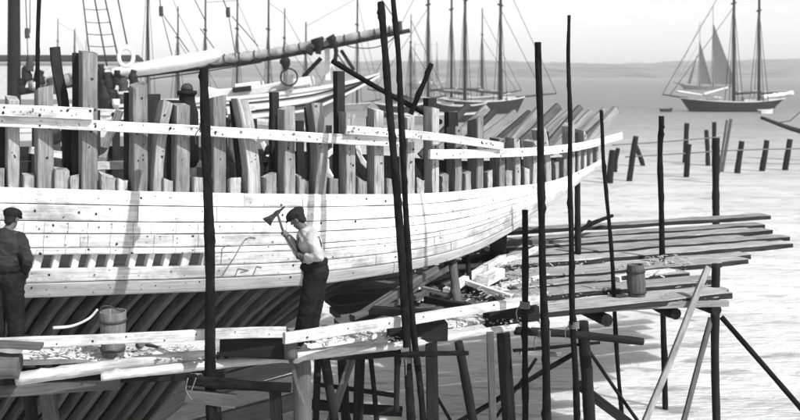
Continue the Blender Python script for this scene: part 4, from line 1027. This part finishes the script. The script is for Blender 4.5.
def hand(bm,wrist,h,axis,hand_len=.17,side=1):
    """grip: palm beside the axis at h, four fingers curled round it, thumb against them"""
    axis=axis.normalized(); to=(wrist-h); to=(to-axis*to.dot(axis)).normalized(); q=axis.cross(to)*side
    pc=h+to*.034
    ell(bm,pc+to*.01,.020,.040,.045,to,axis)
    cap_(bm,wrist,pc+to*.02,.026,.026)
    for i in range(4):
        c=h+axis*(i-1.5)*.0225; rr=.0095-(.001 if i in(0,3) else 0); R=.029; last=None
        for k in range(7):
            a=-.5+k*(3.6+.25*(i%2))/6; p=c+(to*math.cos(a)+q*math.sin(a))*R
            if last is not None: cap_(bm,last,p,rr,rr*.96,8)
            last=p
    last=None
    for k in range(5):
        a=-.3-k*.6; p=h+axis*(.045-.012*k)+(to*math.cos(a)+q*math.sin(a))*.032
        if last is not None: cap_(bm,last,p,.0115,.0105,8)
        last=p
def relaxed_hand(bm,wrist,d,palmn):
    d=d.normalized(); s=d.cross(palmn).normalized()
    ell(bm,wrist+d*.055,.052,.040,.018,d,palmn); cap_(bm,wrist-d*.01,wrist+d*.03,.026,.026)
    for i in range(4):
        base=wrist+d*.09+s*(i-1.5)*.021; L=(.070,.080,.075,.058)[i]; m=base+d*L*.5+palmn*.012; e=base+d*L*.85+palmn*.038
        cap_(bm,base,m,.0095,.009,8); cap_(bm,m,e,.009,.0075,8)
    b=wrist+d*.03-s*.03; cap_(bm,b,b+d*.03-s*.022,.012,.011,8); cap_(bm,b+d*.03-s*.022,b+d*.055-s*.018+palmn*.02,.011,.009,8)
def head(bm,c,fwd,up,sc=1.0):
    fwd=fwd.normalized(); up=(up-fwd*up.dot(fwd)).normalized(); sd=fwd.cross(up)
    ell(bm,c+up*.03*sc-fwd*.005,.096*sc,.075*sc,.095*sc,fwd,up)          # skull
    ell(bm,c-up*.045*sc+fwd*.028*sc,.058*sc,.052*sc,.068*sc,fwd,up)      # jaw
    ell(bm,c-up*.092*sc+fwd*.060*sc,.020,.022,.016,fwd,up)                # chin
    cap_(bm,c+up*.012*sc+fwd*.086*sc,c-up*.022*sc+fwd*.103*sc,.009,.012,10) # nose
    cap_(bm,c-up*.052*sc+fwd*.083*sc-sd*.016,c-up*.052*sc+fwd*.083*sc+sd*.016,.009,.009,8) # lips
    cap_(bm,c+up*.026*sc+fwd*.082*sc-sd*.035,c+up*.026*sc+fwd*.082*sc+sd*.035,.011,.011,8) # brow
    for k in (1,-1):
        ell(bm,c+sd*k*.074*sc-fwd*.008-up*.005,.018,.010,.032,fwd,up)
def make_person(label,J,hat,top,hands='grip',grips=None,hatstyle='flat',face=V((-1,0,0)),upv=V((0,0,1)),group=None,bulk=1.0):
    base=V((J['ankL'].x*.5+J['ankR'].x*.5,J['ankL'].y*.5+J['ankR'].y*.5,J['ankL'].z-.09))
    t=thing('person',label,'person',base,group)
    fx=(J['shR']-J['shL']).normalized()
    def body(bm):
        head(bm,J['head'],face,upv); cap_(bm,J['neck'],J['head']-upv*.05,.062,.055)
        cap_(bm,J['neck'],J['chest'],.07,.12); cap_(bm,J['chest'],J['pelvis'],.12,.11)
        for k in 'LR':
            cap_(bm,J['sh'+k],J['el'+k],.050,.038); cap_(bm,J['el'+k],J['wr'+k],.038,.026)
            cap_(bm,J['hip'+k],J['kn'+k],.080,.052); cap_(bm,J['kn'+k],J['ank'+k],.052,.036)
            cap_(bm,J['neck'],J['sh'+k],.055,.055)
            cap_(bm,J['ank'+k],J['toe'+k],.036,.03)
        if grips:
            for k in 'LR': hand(bm,J['wr'+k],grips[k][0],grips[k][1],side=grips[k][2])
        else:
            for k in 'LR': relaxed_hand(bm,J['wr'+k],(J['wr'+k]-J['el'+k]),V((0,1,0)) if k=='L' else V((0,1,0)))
    remesh(body,'body',M_SKIN,t,.0065,2)
    def shirt(bm):
        ax=(J['neck']-J['pelvis']).normalized()
        ell(bm,J['chest'],.20*bulk,.145*bulk,.21,fx,ax); ell(bm,J['chest'].lerp(J['pelvis'],.5),.175*bulk,.140*bulk,.22,fx,ax)
        ell(bm,J['pelvis']+ax*.07,.165*bulk,.135*bulk,.13,fx,ax)
        cap_(bm,J['neck'].lerp(J['chest'],.1),J['chest'],.075,.12)
        for k in 'LR':
            cap_(bm,J['neck'].lerp(J['chest'],.35),J['sh'+k],.075,.068)
            m=J['sh'+k].lerp(J['el'+k],.55)+V((0,0,-.012)); cap_(bm,J['sh'+k],m,.070*bulk**.5,.068*bulk**.5); cap_(bm,m,J['el'+k],.068*bulk**.5,.062*bulk**.5)
            e=J['el'+k].lerp(J['wr'+k],.92 if k!='L' or not grips else .80); cap_(bm,J['el'+k],e,.062*bulk**.5,.042)
            # folds
            for q in range(4):
                p=J['sh'+k].lerp(J['el'+k],.25+q*.2); s=V((random.uniform(-1,1),random.uniform(-1,1),random.uniform(-.4,.4))).normalized()
                cap_(bm,p+s*.055,p-s*.045+V((0,0,-.05)),.026,.018,8)
        for q in range(9):
            a=random.uniform(0,6.28); p=J['chest'].lerp(J['pelvis'],random.uniform(.1,.85)); r_=(fx*math.cos(a)*.15+fx.cross(ax)*math.sin(a)*.115)
            cap_(bm,p+r_*1.02,p+r_*.98-ax*.13+V((random.uniform(-.06,.06),0,0)),.024,.014,8)
        # collar
        for q in range(10):
            a=q*6.283/9; o=fx*math.cos(a)*.062+fx.cross(ax)*math.sin(a)*.062; o2=fx*math.cos(a+.7)*.062+fx.cross(ax)*math.sin(a+.7)*.062
            cap_(bm,J['neck']+o,J['neck']+o2,.014,.014,8)
    remesh(shirt,'jacket' if top is M_JACKET else 'shirt',top,t,.008,3,wrinkle=.009)
    def trousers(bm):
        ax=(J['neck']-J['pelvis']).normalized()
        ell(bm,J['pelvis'],.178*bulk,.155*bulk,.15,fx,V((0,0,1)))
        ell(bm,J['pelvis']+ax*.085,.196*bulk,.172*bulk,.085,fx,ax)
        for k in 'LR':
            cap_(bm,J['hip'+k],J['kn'+k],.122*bulk,.095*bulk); cap_(bm,J['kn'+k],J['ank'+k]+V((0,0,.02)),.094*bulk,.078*bulk)
            for q in range(3):
                p=J['kn'+k].lerp(J['ank'+k],.1+q*.33); cap_(bm,p+V((-.07,-.03,.02)),p+V((.06,-.04,-.03)),.018,.014,8)
    remesh(trousers,'trousers',M_TROUS,t,.009,3,wrinkle=.007)
    def boots(bm):
        for k in 'LR':
            d=(J['toe'+k]-J['ank'+k]); cap_(bm,J['ank'+k]+V((0,0,.03)),J['ank'+k]-V((0,0,.04)),.052,.048); cap_(bm,J['ank'+k]-V((0,0,.045)),J['toe'+k],.042,.040)
    remesh(boots,'boots',M_BOOT,t,.009,2)
    up=(upv-face.normalized()*upv.dot(face.normalized())).normalized(); f=face.normalized(); sd=f.cross(up); c=J['head']
    def hair(bm):
        ell(bm,c+up*.03-f*.022,.088,.080,.088,f,up); ell(bm,c-up*.03-f*.06,.035,.06,.05,f,up)
    remesh(hair,'hair',M_HAIR,t,.008,2)
    def hatf(bm):
        ell(bm,c+up*.072-f*.006,.128,.105,.066,f-up*.05,up)
        ell(bm,c+up*.058-f*.04,.085,.092,.066,f,up)
        ell(bm,c+up*.047+f*.098,.062,.066,.014,f-up*.35,up+f*.35)
    remesh(hatf,'cap',hat,t,.007,2)
    return t
Yp=12.0
J=dict(head=P(297.5,219,12.0),neck=P(305.5,232,12.0),chest=P(309.5,243,12.0),pelvis=P(316,271,12.0),
 shL=P(311,238,11.85),elL=P(319,256,11.74),wrL=P(304.5,257.5,11.80),shR=P(307,238,12.15),elR=P(299,252.5,12.2),wrR=P(288,236.5,12.08),
 hipL=P(314,275,11.92),knL=P(307,309,11.90),ankL=P(300,339.5,11.95),hipR=P(318,275,12.08),knR=P(314,309,12.10),ankR=P(310,339,12.18))
J['toeL']=J['ankL']+V((-.16,.02,-.045)); J['toeR']=J['ankR']+V((-.15,.05,-.045))
hA,hB,hC=P(301,259.5,11.88),P(284,233,11.97),P(277,212,12.0)
gl=hA.lerp(hB,.09); gr=hA.lerp(hB,.96)
ax_=(hB-hA).normalized()
man=make_person('man in white shirt, dark trousers and flat cap swinging an adze at the hull',J,M_CAP,M_SHIRT,grips={'L':(gl,ax_,1),'R':(gr,ax_,-1)},face=V((-1,.25,-.62)),upv=V((-.5,0,1)))
# braces over the shirt
def strapf(bm):
    axp=(J['neck']-J['pelvis']).normalized()
    from mathutils.bvhtree import BVHTree
    sh=[c for c in man.children if c.name.startswith('shirt')][0]; off=parent_loc(man); bv=BVHTree.FromPolygons([v.co+off for v in sh.data.vertices],[tuple(p.vertices) for p in sh.data.polygons])
    for sy in (-.085,.085):
        last=None
        for k in range(25):
            a=k/24
            # up the back, over the shoulder, down the front
            if a<.5: t_=a*2; x=.150+.012*math.sin(t_*3.1)-.07*max(0,t_-.75)/.25; base=J['pelvis'].lerp(J['neck'],.16+.74*t_); p=base+V((x,sy*(1.15-.35*t_)*1.1,0))
            else: t_=(1-a)*2; x=-.150-.010*math.sin(t_*3.1)+.07*max(0,t_-.75)/.25; base=J['pelvis'].lerp(J['neck'],.16+.74*t_); p=base+V((x,sy*1.15,0))
            q=bv.find_nearest(p); p=q[0]+q[1]*.003
            if last is not None: cap_(bm,last,p,.012,.012,6)
            last=p
remesh(strapf,'braces',M_BRACE,man,.007,1)
adz=thing('adze','long-handled adze raised in both hands of the man in the white shirt','adze',hA)
mb=MB(); tube(mb,[hA+(hA-hB)*.06,hA.lerp(hB,.5)+V((.004,0,.004)),hB,hB.lerp(hC,.6)+V((-.002,0,0)),hC],.017,.015,n=10,seg=20); mb.build('handle',W_GREY,adz)
mb=MB(); ea=P(285,206.5,12.0); eb=P(277,213,12.0); ec=P(270,219,12.0); ed=P(266.5,222.5,12.0)
up_=V((0,0,1)); d_=(ed-ea).normalized(); s_=V((0,1,0))
prof=[(ea,.006,.008),(ea.lerp(eb,.6),.012,.014),(eb,.022,.026),(eb.lerp(ec,.4),.018,.022),(ec,.034,.024),(ec.lerp(ed,.5),.058,.016),(ed,.075,.004)]
rings=[]
n_=d_.cross(s_)
for p,wv,hv in prof:
    rings.append([p+(s_*.5+n_*.87)*a*wv+(s_*.87-n_*.5)*b_*hv for a,b_ in ((-1,-1),(1,-1),(1,1),(-1,1))])
mb.loft(rings,smooth=False); mb.build('blade',M_IRON,adz)
K=12.05
J2=dict(head=P(12,219,K+.05),neck=P(6.5,232,K),chest=P(4,246,K),pelvis=P(4,275,K),shL=P(-12,238,K+.02),elL=P(-17,262,K-.02),wrL=P(-13,277,K+.2),
 shR=P(20,238,K),elR=P(27.5,260,K-.03),wrR=P(24,277,K+.17),hipL=P(-3,279,K),knL=P(-3,311,K+.03),ankL=P(-4,338,K),hipR=P(12,279,K),knR=P(15,311,K+.04),ankR=P(17,338,K))
J2['toeL']=J2['ankL']+V((-.03,.16,-.045)); J2['toeR']=J2['ankR']+V((.05,.16,-.045))
make_person('worker in dark jacket and dark cap with his back turned, at the left edge',J2,M_CAPD,M_JACKET,face=V((.25,.95,-.3)),upv=V((0,0,1)),bulk=1.15)

cp=P(187,112,17.0); cap=thing('capstan','dark round-topped capstan inside the ship, between the ribs left of the thick pole','capstan',cp)
mb=MB(); lathe(mb,cp,[(-.9,.20),(0,.19),(.05,.17),(.16,.14),(.27,.13),(.30,.155)],20); mb.build('barrel',W_DARK,cap)
mb=MB(); lathe(mb,cp,[(.30,.155),(.305,.17),(.36,.17),(.37,.10)],20); mb.build('drumhead',W_DARK,cap)
mb=MB(); lathe(mb,cp,[(.37,.10),(.41,.105),(.46,.085),(.49,.04)],16); mb.build('cap',M_IRON,cap)
mb=MB(); boxsweep(mb,line(cp+V((-.9,0,-.9)),cp+V((.9,.3,-.9)),4),.5,.08); mb.build('bed_plank',W_GREY,cap)
